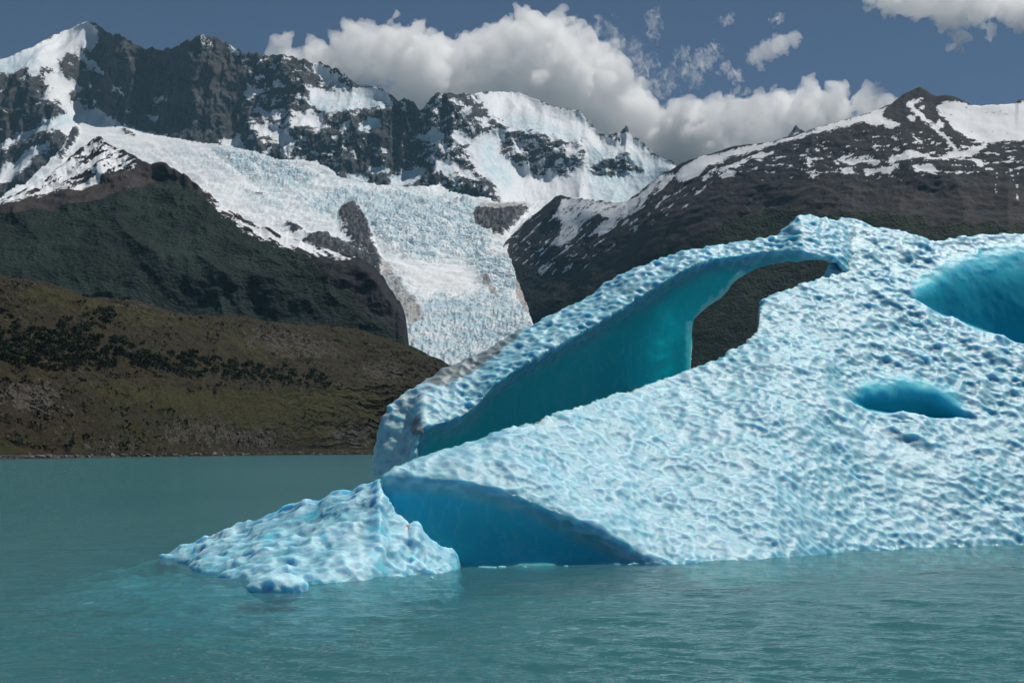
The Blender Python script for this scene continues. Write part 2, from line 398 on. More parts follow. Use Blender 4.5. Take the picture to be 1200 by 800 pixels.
SNOW_RANGE = [
 [(-120, 92), (0, 70), (25, 60), (55, 46), (80, 34), (100, 25), (110, 28), (112, 38), (108, 52), (102, 58), (92, 54), (84, 62), (70, 76), (52, 82), (38, 91), (28, 92), (44, 78), (20, 86), (0, 90), (-120, 112)],
 [(76, 46), (84, 50), (100, 66), (118, 77), (121, 83), (110, 82), (96, 72), (82, 58)],
 [(66, 70), (74, 78), (74, 90), (84, 94), (95, 102), (92, 108), (80, 104), (76, 112), (90, 120), (105, 125), (130, 135), (142, 146), (160, 150), (200, 160), (200, 180), (100, 180), (80, 160), (60, 150), (40, 158), (10, 172), (-40, 190), (-120, 205), (-120, 185), (0, 170), (30, 152), (60, 140), (75, 130), (70, 118), (45, 115), (48, 108), (58, 100), (45, 92), (60, 86)],
 [(-120, 225), (0, 198), (20, 186), (45, 172), (60, 165), (52, 180), (35, 200), (10, 215), (-120, 240)],
 [(283, 112), (285, 97), (288, 93), (293, 100), (305, 98), (306, 103), (293, 108), (290, 114)],
 [(296, 124), (302, 122), (318, 132), (336, 135), (336, 140), (312, 140), (300, 132)],
 [(294, 150), (299, 140), (304, 142), (312, 152), (322, 146), (334, 150), (342, 162), (348, 172), (338, 178), (322, 168), (314, 160), (300, 154)],
 [(337, 148), (345, 138), (355, 132), (365, 129), (372, 133), (378, 148), (360, 148), (350, 150)],
 [(360, 108), (367, 98), (380, 102), (400, 101), (420, 102), (440, 102), (452, 110), (463, 120), (463, 124), (450, 122), (430, 126), (405, 128), (380, 130), (370, 125), (362, 120)],
 [(366, 71), (376, 75), (392, 86), (402, 97), (398, 100), (385, 94), (374, 88), (365, 80)],
 [(232, 38), (237, 43), (240, 54), (236, 54)], [(242, 47), (250, 49), (250, 56), (243, 55)], [(264, 49), (272, 53), (281, 62), (276, 65), (270, 58)], [(282, 62), (288, 74), (284, 72)],
 [(250, 162), (262, 160), (275, 153), (282, 158), (283, 174), (265, 172)], [(408, 210), (418, 201), (432, 207), (432, 214), (410, 213)], [(455, 205), (470, 200), (482, 195), (490, 190), (500, 197), (490, 208), (480, 216), (458, 218), (454, 212)], [(430, 195), (450, 193), (455, 200), (440, 202), (432, 200)],
 [(420, 138), (446, 140), (444, 147), (430, 152), (420, 148)], [(400, 140), (412, 138), (408, 148), (400, 152)], [(438, 173), (456, 171), (452, 176), (440, 177)], [(173, 112), (190, 112), (196, 117), (180, 117)], [(168, 132), (184, 132), (182, 140), (170, 138)],
 [(130, 100), (137, 102), (138, 108), (133, 108)], [(138, 105), (148, 108), (150, 112), (140, 110)], [(156, 107), (162, 110), (160, 113)], [(143, 128), (156, 130), (155, 134), (146, 133)], [(130, 118), (139, 123), (136, 125)],
 [(152, 66), (157, 69), (156, 73), (153, 71)], [(122, 38), (132, 48), (128, 47)], [(116, 50), (126, 62), (122, 61)],
 [(490, 155), (496, 153), (500, 160), (502, 153), (510, 154), (520, 162), (522, 165), (512, 170), (505, 163), (492, 160)],
 [(528, 160), (545, 158), (552, 168), (546, 171), (530, 166)], [(510, 172), (535, 174), (545, 178), (530, 178), (512, 176)], [(525, 116), (538, 118), (540, 122), (528, 119)],
 [(556, 166), (565, 158), (575, 156), (585, 163), (590, 182), (600, 190), (605, 215), (600, 234), (585, 230), (575, 212), (562, 205), (555, 195), (547, 180)],
 [(502, 176), (506, 179), (515, 190), (530, 191), (548, 200), (560, 206), (552, 210), (543, 206), (536, 203), (528, 200), (535, 215), (540, 224), (530, 214), (520, 203), (510, 195)],
 [(556, 111), (575, 106), (600, 107), (625, 115), (645, 123), (675, 130), (685, 137), (700, 156), (706, 160), (690, 163), (683, 152), (681, 164), (668, 166), (650, 158), (640, 156), (620, 152), (605, 155), (596, 150), (590, 148), (578, 135), (566, 120)],
 [(560, 138), (568, 142), (572, 150), (565, 148)], [(580, 150), (590, 155), (592, 166), (584, 160)], [(540, 132), (550, 134), (548, 138), (542, 136)],
 [(682, 160), (690, 162), (704, 159), (715, 165), (730, 168), (735, 155), (740, 162), (755, 172), (765, 182), (785, 188), (795, 200), (770, 208), (750, 196), (738, 188), (742, 178), (720, 182), (700, 192), (690, 197), (684, 180)],
 [(668, 200), (685, 192), (695, 207), (715, 209), (735, 200), (755, 203), (775, 205), (785, 215), (745, 240), (715, 246), (690, 240), (670, 230), (665, 210)],
 [(590, 185), (612, 196), (630, 206), (648, 201), (660, 205), (668, 215), (680, 228), (690, 240), (650, 250), (600, 250), (585, 235)],
 [(602, 166), (612, 169), (619, 179), (610, 183), (602, 174)], [(660, 172), (681, 172), (679, 181), (668, 182)], [(648, 185), (660, 188), (658, 193), (650, 190)], [(636, 165), (645, 167), (642, 170)],
]
BLUE_RANGE = [[(362, 112), (400, 110), (438, 110), (455, 122), (430, 128), (405, 130), (375, 131), (362, 122)], [(585, 138), (620, 136), (645, 142), (660, 150), (682, 152), (682, 166), (650, 160), (620, 154), (596, 152)], [(0, 72), (45, 60), (50, 80), (0, 92), (-60, 100)], [(30, 155), (75, 128), (90, 138), (60, 152), (10, 175)], [(690, 170), (720, 180), (745, 176), (790, 200), (770, 240), (690, 240)], [(556, 165), (580, 165), (600, 200), (600, 225), (570, 210)], [(515, 192), (545, 215), (535, 220), (515, 200)], [(400, 135), (450, 140), (445, 155), (400, 152)], [(405, 200), (500, 190), (490, 218), (405, 214)]]
M_rs = raster(SNOW_RANGE, 2.4); M_rs_w = raster(SNOW_RANGE, 4); M_rb = raster(BLUE_RANGE, 4)
ROUGHLINE = curve([(-100, 1), (105, 0.6), (115, 2.2), (270, 2.2), (400, 2.2), (415, 0.6), (455, 0.6), (470, 2.2), (545, 1.6), (560, .5), (620, .6), (680, .8), (690, 2), (770, 2), (1200, 2)])
def range_attr(PX, PY, X, Y, Z):
    w = 1.6
    wx = fbm(PX / 9, PY / 9, 3.3, 3) * 4 * w; wy = fbm(PX / 9, PY / 9, 8.3, 3) * 4 * w
    s = samp(M_rs, PX + wx, PY + wy)
    # loose snow lying on ledges of the broken faces
    sp = fbm(PX / 13 + PY / 40, PY / 6.5, 21.0, 5, .62)
    amt = curve([(-100, .2), (110, .22), (130, .12), (280, .05), (290, .42), (400, .38), (420, .2), (480, .22), (500, .42), (700, .45), (800, .4)])(PX)
    amt = amt * curve([(30, .9), (60, .8), (110, 1), (180, 1.05), (250, .8)])(PY) - 0.10 * ((PX > 115) & (PX < 280))
    s = np.clip(s + sstep(0.30, 0.75, sp * 1.1 + amt + .05) * 0.66, 0, 1)
    brown = sstep(0.0, 0.5, curve([(100, .9), (250, .8), (320, .35), (500, .2), (800, 0)])(PX) * curve([(30, 1), (120, .7), (180, .2)])(PY))
    return {'mask': [s, brown, samp(M_rb, PX, PY)]}
def range_relief(PX, PY, X, Y, Z):
    rock = 1 - 0.8 * samp(M_rs_w, PX, PY)
    hug = sstep(0, 1, (PY - curve(RIDGE_RANGE)(PX)) / 14) * .75 + .25
    d = (ridged(X / 520, Z / 1500, 4.0, 3) - .5) * 230 + (ridged(X / 170, Z / 420, 9.0, 5, .55) - .5) * 120 * rock + fbm(X / 60, Z / 120, 2.0, 5, .65) * 62 * rock
    d = d - samp(M_rs_w, PX, PY) * 25
    return -d * hug, fbm(X / 90, Z / 70, 7.7, 4) * 14 * rock * hug
MAT_RANGE = mat_range()
far_range, _ = terrain('alpine_range', -160, 1320, 1230, 215, curve(RIDGE_RANGE), curve([(-160, 300), (1320, 300)]),
    ybase=lambda p: 8700 + 0 * p,
    cot=lambda PX, PY: 0.42 + 1.15 * samp(M_rs_w, PX, PY) + 0.12 * (fbm(PX / 30, PY / 14, 1.1, 3)),
    jag=lambda p: (fbm(p / 7, 0.3, 0.7, 4, .62)) * 3.0 * ROUGHLINE(p), lat=12, relief=range_relief, attrs=range_attr, mat=MAT_RANGE)

# ---- glacier ------------------------------------------------------------------
GL_OUT = [(-60, 262), (-20, 240), (30, 215), (70, 176), (85, 150), (95, 143), (110, 148), (130, 149), (142, 147), (150, 150), (170, 155), (200, 161), (230, 166), (270, 172), (300, 180), (330, 187), (352, 184), (372, 190), (400, 210), (420, 213), (450, 216), (500, 222), (515, 217), (530, 225), (560, 234), (600, 239), (640, 236), (700, 238), (770, 236), (770, 262), (660, 262), (625, 256), (606, 274), (594, 292), (602, 312), (606, 330), (614, 348), (625, 378), (640, 420), (640, 470), (440, 470), (380, 420), (250, 340), (60, 300)]
GL_BLUE = [[(395, 222), (470, 228), (560, 240), (556, 262), (580, 285), (560, 300), (520, 300), (490, 310), (450, 285), (420, 262), (380, 250), (330, 230), (380, 235)], [(240, 172), (330, 190), (380, 215), (330, 220), (270, 195)], [(440, 390), (480, 355), (540, 350), (600, 350), (625, 380), (640, 440), (440, 440)], [(555, 298), (600, 305), (612, 345), (580, 345), (560, 320)], [(440, 320), (470, 330), (490, 360), (470, 370)], [(280, 220), (320, 240), (300, 235)]]
GL_WHITE = [[(480, 297), (545, 300), (570, 330), (572, 350), (520, 345), (480, 330), (440, 290)]]
GL_DIRT = [[(437, 285), (450, 305), (470, 330), (488, 352), (498, 372), (480, 384), (470, 370), (455, 340), (440, 315)], [(560, 318), (568, 322), (582, 346), (590, 355), (578, 350), (566, 334)], [(598, 310), (606, 330), (614, 345), (622, 372), (612, 362), (604, 345)], [(450, 320), (462, 325), (480, 345), (478, 352), (462, 345)], [(560, 238), (625, 241), (620, 246), (560, 244)], [(478, 365), (470, 385), (460, 390), (470, 368)]]
GL_ROCK = [[(395, 254), (402, 246), (410, 243), (424, 250), (431, 266), (437, 284), (448, 312), (446, 326), (424, 316), (396, 306), (372, 298), (352, 286), (362, 276), (380, 274), (398, 284), (416, 292), (410, 278), (400, 268)], [(330, 262), (345, 264), (360, 275), (345, 274)], [(552, 252), (562, 246), (590, 247), (618, 245), (622, 249), (604, 264), (588, 279), (576, 276), (562, 264)], [(140, 153), (146, 151), (162, 158), (160, 160), (148, 157)], [(284, 218), (294, 226), (314, 230), (316, 233), (298, 230), (288, 224)], [(82, 150), (90, 147), (93, 155), (86, 170), (78, 178), (72, 190), (68, 186), (78, 166)]]
M_go = raster([GL_OUT], 0); M_gb = raster(GL_BLUE, 7); M_gw = raster(GL_WHITE, 8); M_gd = raster(GL_DIRT, 2.2); M_gr = raster(GL_ROCK, 2.0)
GL_Y = curve([(140, 9050), (165, 8550), (190, 8200), (215, 7850), (235, 7200), (260, 6550), (300, 5900), (340, 5400), (375, 4750), (425, 4150), (470, 3700)])
def gl_attr(PX, PY, X, Y, Z):
    wx = fbm(PX / 10, PY / 8, 3.3, 3) * 6; wy = fbm(PX / 10, PY / 8, 8.3, 3) * 5
    b = np.clip(0.25 + samp(M_gb, PX + wx, PY + wy) - 0.2 * samp(M_gw, PX, PY), 0, 1) * sstep(155, 190, PY + PX * 0.02)
    th = 0.75 * sstep(330, 250, PY) - .15; fa = X * np.sin(th) - Y * np.cos(th); fc = X * np.cos(th) + Y * np.sin(th)
    b = np.clip(b + .55 * fbm((fc + fbm(X / 300, Y / 300, 1.0, 2) * 90) / 80, fa / 700, 3.0, 4) + .3 * fbm(fa / 60, fc / 260, 8.0, 3), 0, 1)
    return {'mask': [b, samp(M_gd, PX + wx * .6, PY + wy * .6) * (1 - .35 * sstep(520, 480, PX)), samp(M_gr, PX + wx * .9, PY + wy * .9)]}
def gl_relief(PX, PY, X, Y, Z):
    b = np.clip(0.38 + samp(M_gb, PX, PY) - 0.25 * samp(M_gw, PX, PY), 0, 1.1)
    b = b * sstep(150, 190, PY)
    toe = sstep(345, 372, PY)
    ux = PX + 0.9 * PY
    th = 0.75 * sstep(330, 250, PY) - .15; fa = X * np.sin(th) - Y * np.cos(th); fc = X * np.cos(th) + Y * np.sin(th)   # along and across the flow
    wv = fbm(X / 160, Y / 160, 2.0, 3) * 60
    flow = ridged((fa + wv) / 62, fc / 170, 5.5, 5, .62) * 44 + (1 - worley((fa + wv) / 40, fc / 75, Y * 0)[0]) * 18 + fbm(fa / 420, fc / 55, 4.0, 3) * 16
    spires = ridged(X / 24, Y / 42, 3.5, 3, .6) * 24
    d = b * ((1 - toe) * flow + toe * spires) + fbm(X / 300, Y / 300, 1.0, 4) * 30 * sstep(140, 200, PY) + fbm(X / 110, Y / 70, 6.0, 4) * 9
    d = d + 16 * samp(M_gr, PX, PY) * (.3 + 1.2 * ridged(X / 45, Y / 45, 2.0, 5, .6))
    return 0 * Y, d - 18 * b
glacier, _ = terrain('glacier', -60, 770, 800, 330, curve([(-60, 140), (770, 140)]), curve([(-60, 470), (770, 470)]), yfun=lambda PX, PY: GL_Y(PY) - 0.9 * np.abs(PX - 520) * sstep(260, 380, PY), relief=gl_relief, back=False, keep=M_go, attrs=gl_attr, mat=mat_glacier())

# ---- left mountain: forest below, brown ground and snow streaks above -----------
RIDGE_LEFT = [(-160, 268), (-100, 258), (0, 236), (20, 226), (40, 214), (60, 203), (75, 190), (90, 176), (105, 164), (113, 160), (118, 160), (124, 166), (130, 170), (145, 176), (160, 186), (175, 191), (190, 189), (205, 198), (220, 206), (235, 218), (250, 231), (265, 243), (285, 255), (310, 266), (340, 278), (370, 289), (400, 298), (422, 303), (438, 312), (450, 328), (463, 346), (473, 361), (477, 372), (471, 384), (469, 394), (480, 404), (500, 414), (525, 426), (560, 440), (640, 470), (720, 500)]
SNOW_LEFT = [[(-160, 262), (-60, 240), (0, 222), (40, 208), (70, 190), (90, 176), (105, 166), (115, 163), (140, 178), (165, 190), (150, 196), (120, 205), (90, 218), (55, 225), (20, 236), (-60, 255), (-160, 275)], [(225, 208), (270, 242), (310, 262), (350, 278), (395, 292), (420, 302), (400, 306), (360, 300), (320, 286), (290, 272), (262, 254)]]
M_ls = raster(SNOW_LEFT, 4); M_lcut = raster([[(112, 158), (150, 176), (200, 190), (240, 215), (200, 200), (150, 196), (125, 185)]], 4)
FOREST_L = curve([(-160, 272), (0, 250), (60, 240), (120, 226), (160, 214), (190, 206), (215, 212), (250, 240), (300, 274), (350, 300), (400, 332), (440, 372), (470, 392), (640, 470)])
def left_attr(PX, PY, X, Y, Z):
    reg = samp(M_ls, PX, PY)
    r = PX * 0.92 - PY * -0.40; q = PY * 0.92 + PX * 0.40       # streaks climbing to the right
    q2 = np.where(PX > 220, PY * 0.85 - PX * 0.52, q); r2 = np.where(PX > 220, PX * .85 + PY * .52, r)
    st = fbm(r2 / 26, q2 / 4.2, 5.0, 5, .6)
    s = sstep(-0.02, 0.30, st + 0.24) * reg
    f = sstep(-12, 14, PY - FOREST_L(PX) + fbm(PX / 30, PY / 14, 2.2, 4) * 12)
    b = sstep(30, -6, FOREST_L(PX) - PY - 8) * sstep(330, 260, PX)
    return {'mask': [s * .95, f, b]}
def left_relief(PX, PY, X, Y, Z):
    up = sstep(-10, 20, FOREST_L(PX) - PY)
    hug = sstep(0, 18, PY - curve(RIDGE_LEFT)(PX)) * .8 + .2
    d = fbm(X / 420, Z / 300, 3.0, 5) * 110 + (ridged(X / 260 + Z / 330, Z / 300 - X / 700, 4.2, 5) - .4) * 60 + up * fbm(X / 45, Z / 30, 1.0, 5, .6) * 13
    return -d * hug, fbm(X / 25, Z / 25, 6.1, 3) * 5 * (.3 + .7 * hug)
MAT_LEFT = mat_slope('forested_mountain', (0.006, 0.013, 0.013), (0.015, 0.025, 0.019), (0.050, 0.041, 0.040), (0.026, 0.027, 0.033))
left_mt, _ = terrain('forested_mountain', -160, 720, 700, 230, lambda p: curve(RIDGE_LEFT)(p + fbm(p / 9, 2.2, .4, 3) * 5), curve([(-160, 531), (720, 531)]), ybase=lambda p: 2600 + 0 * p,
    cot=lambda PX, PY: np.interp(PY, [160, 260, 400, 531], [1.75, 1.5, 1.35, 1.6]), jag=lambda p: fbm(p / 8, 1.3, .7, 4, .6) * 3.0, lat=20, relief=left_relief, attrs=left_attr, mat=MAT_LEFT)

# ---- right mountain --------------------------------------------------------------
RIDGE_RIGHT = [(540, 500), (565, 420), (580, 330), (586, 296), (592, 283), (600, 275), (612, 263), (625, 252), (640, 240), (650, 231), (656, 228), (668, 231), (690, 234), (720, 237), (735, 235), (745, 228), (760, 215), (775, 205), (790, 197), (800, 190), (820, 184), (840, 178), (860, 171), (880, 169), (900, 167), (915, 163), (930, 161), (950, 152), (980, 143), (1000, 138), (1020, 132), (1038, 124), (1044, 122), (1050, 117), (1060, 109), (1070, 105), (1078, 101), (1086, 105), (1092, 110), (1098, 112), (1110, 111), (1120, 113), (1130, 118), (1137, 122), (1150, 124), (1165, 122), (1180, 122), (1190, 121), (1194, 117), (1205, 116), (1320, 105)]
SNOW_RIGHT = [
 [(1099, 124), (1105, 120), (1115, 118), (1128, 121), (1140, 123), (1160, 122), (1200, 120), (1320, 108), (1320, 168), (1200, 166), (1185, 166), (1160, 167), (1140, 164), (1128, 158), (1118, 148), (1110, 138), (1102, 130)],
 [(1064, 124), (1068, 116), (1080, 112), (1086, 115), (1076, 118), (1071, 123), (1079, 131), (1091, 143), (1105, 157), (1115, 167), (1122, 177), (1132, 178), (1142, 174), (1155, 167), (1156, 171), (1143, 181), (1128, 186), (1110, 188), (1100, 188), (1085, 187), (1070, 185), (1055, 187), (1042, 191), (1042, 184), (1060, 180), (1080, 179), (1095, 185), (1112, 181), (1117, 178), (1107, 165), (1093, 151), (1077, 139), (1067, 130)],
 [(1068, 198), (1085, 192), (1094, 202), (1090, 208), (1080, 201), (1072, 204)], [(1010, 200), (1030, 197), (1050, 195), (1056, 197), (1040, 202), (1016, 205)], [(1063, 154), (1070, 159), (1081, 167), (1078, 171), (1070, 165)], [(1135, 185), (1145, 189), (1153, 195), (1151, 201), (1144, 197)], [(1112, 203), (1126, 202), (1124, 207)], [(1095, 147), (1104, 138), (1108, 148), (1102, 152)], [(1078, 122), (1088, 123), (1082, 128)], [(1062, 136), (1072, 139), (1072, 144), (1064, 142)],
 [(1040, 125), (1030, 140), (1020, 142), (1000, 147), (980, 151), (960, 156), (930, 164), (905, 171), (880, 177), (850, 187), (830, 196), (820, 206), (805, 210), (790, 213), (800, 195), (820, 185), (845, 179), (870, 172), (900, 167), (940, 157), (980, 143), (1010, 135), (1036, 125)],
 [(815, 216), (840, 200), (870, 187), (890, 179), (912, 177), (900, 185), (880, 187), (855, 197), (830, 209)],
 [(1012, 144), (1035, 139), (1050, 147), (1058, 150), (1040, 151), (1020, 148)], [(840, 208), (855, 202), (863, 205), (845, 211)], [(940, 183), (948, 190), (957, 196), (945, 193)], [(982, 202), (998, 195), (999, 203), (988, 206)], [(938, 205), (962, 206), (950, 210)], [(974, 187), (990, 185), (989, 189), (976, 190)], [(985, 190), (1000, 187), (1020, 186), (1040, 188), (1020, 191), (1000, 192)],
 [(652, 245), (660, 235), (672, 230), (690, 233), (715, 236), (735, 233), (748, 229), (745, 245), (735, 256), (720, 266), (705, 276), (690, 271), (712, 258), (700, 252), (685, 263), (675, 276), (665, 291), (655, 289), (645, 286), (655, 271), (660, 262), (650, 258)], [(744, 231), (760, 215), (775, 205), (792, 199), (782, 215), (765, 229), (750, 241), (740, 250)], [(628, 316), (643, 307), (650, 305), (634, 318)], [(645, 320), (655, 311), (653, 316), (645, 323)], [(575, 285), (600, 265), (620, 252), (623, 255), (600, 275), (588, 286)],
 [(1189, 215), (1191, 215), (1190, 245), (1188, 245)], [(1162, 215), (1166, 225), (1167, 234), (1163, 226)], [(1183, 212), (1186, 212), (1185, 220)], [(1081, 222), (1087, 229), (1084, 228)],
]
M_ws = raster(SNOW_RIGHT, 1.7); M_ws_w = raster(SNOW_RIGHT, 5)
FOREST_R = curve([(540, 350), (640, 350), (700, 335), (760, 300), (820, 272), (870, 252), (920, 244), (960, 250), (1050, 248), (1120, 262), (1200, 262), (1320, 270)])
RZ = raster([[(590, 300), (620, 262), (655, 240), (760, 225), (850, 180), (850, 215), (760, 270), (700, 305), (640, 330)]], 8); RZ2 = raster([[(840, 190), (940, 165), (1040, 150), (1200, 165), (1320, 170), (1320, 212), (1200, 210), (1050, 208), (930, 210), (840, 215)]], 8)
def right_attr(PX, PY, X, Y, Z):
    wx = fbm(PX / 9, PY / 9, 3.3, 3) * 4; wy = fbm(PX / 9, PY / 7, 8.3, 3) * 3
    s = samp(M_ws, PX + wx, PY + wy) * (1 - .34 * sstep(800, 770, PX))
    q = PY * .80 + PX * .60; r = PX * .80 - PY * .60
    st = fbm(r / 22, q / 3.6, 5.0, 5, .6); sh = fbm(PX / 17, PY / 3.8, 15.0, 5, .6)
    s = s + sstep(0.0, 0.34, st) * samp(RZ, PX, PY) * .85 + sstep(0.04, 0.34, sh) * samp(RZ2, PX, PY) * .9
    f = sstep(-14, 14, PY - FOREST_R(PX) + fbm(PX / 24, PY / 20, 2.2, 4) * 14)
    b = sstep(200, 225, PY) * sstep(700, 820, PX + (PY - 230) * 1.0)
    return {'mask': [np.clip(s, 0, 1), f, b]}
def right_relief(PX, PY, X, Y, Z):
    hug = sstep(0, 16, PY - curve(RIDGE_RIGHT)(PX)) * .8 + .2
    snow = samp(M_ws_w, PX, PY)
    d = fbm(X / 420, Z / 380, 13.0, 4) * 75 + (ridged(X / 190 - Z / 420, Z / 600, 4.2, 4) - .4) * 45 * (1 - .6 * snow) + fbm(X / 45, Z / 26, 1.0, 5, .6) * 13 * (1 - .8 * snow) * sstep(300, 230, PY)
    return -d * hug, fbm(X / 25, Z / 20, 6.1, 3) * 5 * (.3 + .7 * hug) * (1 - .8 * snow)
MAT_RIGHT = mat_slope('bare_mountain', (0.010, 0.016, 0.012), (0.022, 0.030, 0.017), (0.047, 0.042, 0.044), (0.034, 0.036, 0.043))
right_mt, _ = terrain('snow_patched_mountain', 540, 1320, 700, 290, curve(RIDGE_RIGHT), curve([(540, 531), (1320, 531)]), ybase=scurve([(540, 5200), (600, 5050), (660, 4550), (800, 3750), (1000, 3250), (1320, 3050)], 45),
    cot=lambda PX, PY: np.interp(PY, [110, 260, 400, 531], [1.5, 1.35, 1.25, 1.5]) + 0.35 * samp(M_ws_w, PX, PY), jag=lambda p: fbm(p / 8, 4.3, .7, 4, .6) * 2.4 * (1 - .85 * sstep(1095, 1130, p)) * (1 - .7 * sstep(790, 830, p) * sstep(1045, 1030, p)), lat=14, relief=right_relief, attrs=right_attr, mat=MAT_RIGHT)

# ---- near hill --------------------------------------------------------------------
RIDGE_HILL = [(-160, 300), (-60, 312), (0, 322), (20, 326), (45, 328), (70, 336), (100, 346), (130, 349), (160, 352), (180, 360), (215, 368), (250, 371), (280, 369), (310, 376), (350, 380), (400, 383), (425, 386), (440, 392), (470, 403), (500, 418), (530, 434), (580, 462), (640, 495), (700, 524), (760, 531)]
SHORE = scurve([(-160, 539), (0, 537.3), (60, 536.6), (150, 535.2), (260, 533.6), (340, 532.7), (440, 532), (600, 531.6), (760, 531.5)], 25)
SHY = lambda p: CAM_H * FP / (SHORE(p) - HZ)
HGRASS = [[(40, 446), (140, 450), (230, 458), (330, 462), (400, 452), (450, 462), (455, 475), (400, 492), (330, 484), (200, 472), (100, 460)], [(180, 470), (300, 478), (380, 500), (440, 505), (400, 515), (300, 505), (200, 490)], [(0, 345), (60, 338), (120, 352), (200, 372), (280, 385), (240, 392), (140, 372), (60, 358)], [(260, 398), (330, 404), (380, 416), (330, 420), (270, 408)], [(120, 510), (240, 505), (300, 515), (200, 522)], [(0, 440), (60, 440), (60, 446), (0, 448)], [(400, 470), (440, 470), (440, 490), (410, 495)]]
HROCK = [[(0, 452), (60, 450), (80, 470), (60, 490), (0, 485)], [(280, 390), (330, 385), (400, 400), (400, 420), (340, 420), (290, 405)], [(420, 430), (470, 425), (500, 440), (460, 450), (420, 448)], [(180, 500), (250, 490), (330, 508), (330, 528), (250, 524), (180, 515)], [(100, 515), (170, 518), (170, 530), (100, 530)], [(120, 352), (180, 352), (190, 366), (130, 362)], [(0, 326), (50, 332), (50, 342), (0, 338)], [(380, 500), (440, 495), (440, 525), (380, 525)]]
HBEACH = [[(-160, 533), (0, 533), (45, 532), (100, 533), (150, 533.5), (165, 540), (-160, 545)]]
TREEBELT = [[(-10, 404), (40, 398), (90, 392), (120, 400), (170, 415), (230, 424), (330, 438), (395, 446), (388, 458), (330, 456), (240, 446), (150, 437), (60, 436), (-10, 436)], [(60, 378), (120, 368), (140, 372), (120, 390), (70, 394)]]
M_hg = raster(HGRASS, 6); M_hr = raster(HROCK, 6); M_hb = raster(HBEACH, 1.2); M_tb = raster(TREEBELT, 0)
HILL_DY = curve([(300, 900), (322, 760), (370, 560), (400, 420), (425, 300), (436, 235), (446, 185), (452, 130), (470, 90), (500, 45), (525, 14), (531, 2), (545, 0)])
def hill_y(PX, PY):
    fall = np.clip((PY - curve(RIDGE_HILL)(PX)) / np.maximum(SHORE(PX) - curve(RIDGE_HILL)(PX), 1), 0, 1)
    return SHY(PX) + HILL_DY(PY)
def hill_attr(PX, PY, X, Y, Z):
    wx = fbm(PX / 14, PY / 9, 3.3, 3) * 8; wy = fbm(PX / 14, PY / 9, 8.3, 3) * 6
    return {'mask': [samp(M_hg, PX + wx, PY + wy) * .6 + .18, samp(M_hr, PX + wx, PY + wy) * .5 + .12, samp(M_hb, PX + wx * .3, PY)]}
def hill_relief(PX, PY, X, Y, Z):
    hug = sstep(0, 12, PY - curve(RIDGE_HILL)(PX)) * .75 + .25
    low = sstep(0, 8, SHORE(PX) - PY)
    d = fbm(X / 70, Z / 26, 3.0, 5, .6) * 22 + (ridged(X / 36, Z / 11, 7.0, 4) - .45) * 15 + (ridged(X / 13, Z / 5, 2.0, 3) - .5) * 7
    dz = (fbm(X / 60, Y / 80, 5.0, 5, .6) * 11 + (ridged(X / 26, Y / 40, 9.0, 4, .55) - .4) * 7) * hug * sstep(2, 20, SHORE(PX) - PY)
    return -d * hug * low, dz * low
MAT_HILL = mat_hill()
hill, HG = terrain('near_hill', -160, 760, 640, 210, curve(RIDGE_HILL), lambda p: SHORE(p) + 0.8, yfun=hill_y, jag=lambda p: fbm(p / 7, 8.3, .7, 4, .6) * 3.4, relief=hill_relief, attrs=hill_attr, mat=MAT_HILL)

# ------------------------------------------------------------------ lake
def mat_water():
    k = NT('glacial_water')
    p = k.pos()
    mp = k.n('ShaderNodeMapping'); mp.inputs['Scale'].default_value = (1, 1.35, 1); mp.inputs['Rotation'].default_value = (0, 0, 0.25)
    k.t.links.new(p, mp.inputs['Vector'])
    w1 = k.noise(1 / 1.1, 3, .55, vec=mp.outputs[0], dist=.4); w2 = k.noise(1 / 0.28, 3, .55, vec=mp.outputs[0], dist=.3); w3 = k.noise(1 / 6.0, 3, .5, vec=mp.outputs[0])
    h = k.math('ADD', k.math('MULTIPLY', w1, .55), k.math('ADD', k.math('MULTIPLY', w2, .16), k.math('MULTIPLY', w3, .8)))
    nrm = k.bump(h, 0.75, 0.30)
    silt = k.noise(1 / 38, 4, .5, stretch=(1, .35, 1)); silt2 = k.noise(1 / 260, 3, .5, stretch=(1, .5, 1))
    c = k.mix(k.ramp(silt, .3, .7), (0.058, 0.184, 0.214), (0.076, 0.210, 0.232))
    c = k.mix(k.ramp(silt2, .35, .65, 0, .5), c, (0.082, 0.205, 0.210))
    body = k.n('ShaderNodeBsdfDiffuse'); k.put(body.inputs[0], c); k.put(body.inputs['Normal'], k.bump(h, .35, .3))
    tr = k.n('ShaderNodeBsdfTransparent'); k.put(tr.inputs[0], (0.52, 0.95, 0.92))
    mx = k.n('ShaderNodeMixShader'); mx.inputs[0].default_value = 0.45
    k.t.links.new(body.outputs[0], mx.inputs[1]); k.t.links.new(tr.outputs[0], mx.inputs[2])
    gl = k.n('ShaderNodeBsdfGlossy'); gl.inputs['Roughness'].default_value = 0.07; k.put(gl.inputs['Normal'], nrm); k.put(gl.inputs['Color'], (1., 1., 1.))
    fr = k.n('ShaderNodeFresnel'); fr.inputs['IOR'].default_value = 1.333; k.put(fr.inputs['Normal'], nrm)
    m2 = k.n('ShaderNodeMixShader'); k.put(m2.inputs[0], k.math('MULTIPLY', fr.outputs[0], .52))
    k.t.links.new(mx.outputs[0], m2.inputs[1]); k.t.links.new(gl.outputs[0], m2.inputs[2])
    return k.done(m2.outputs[0])
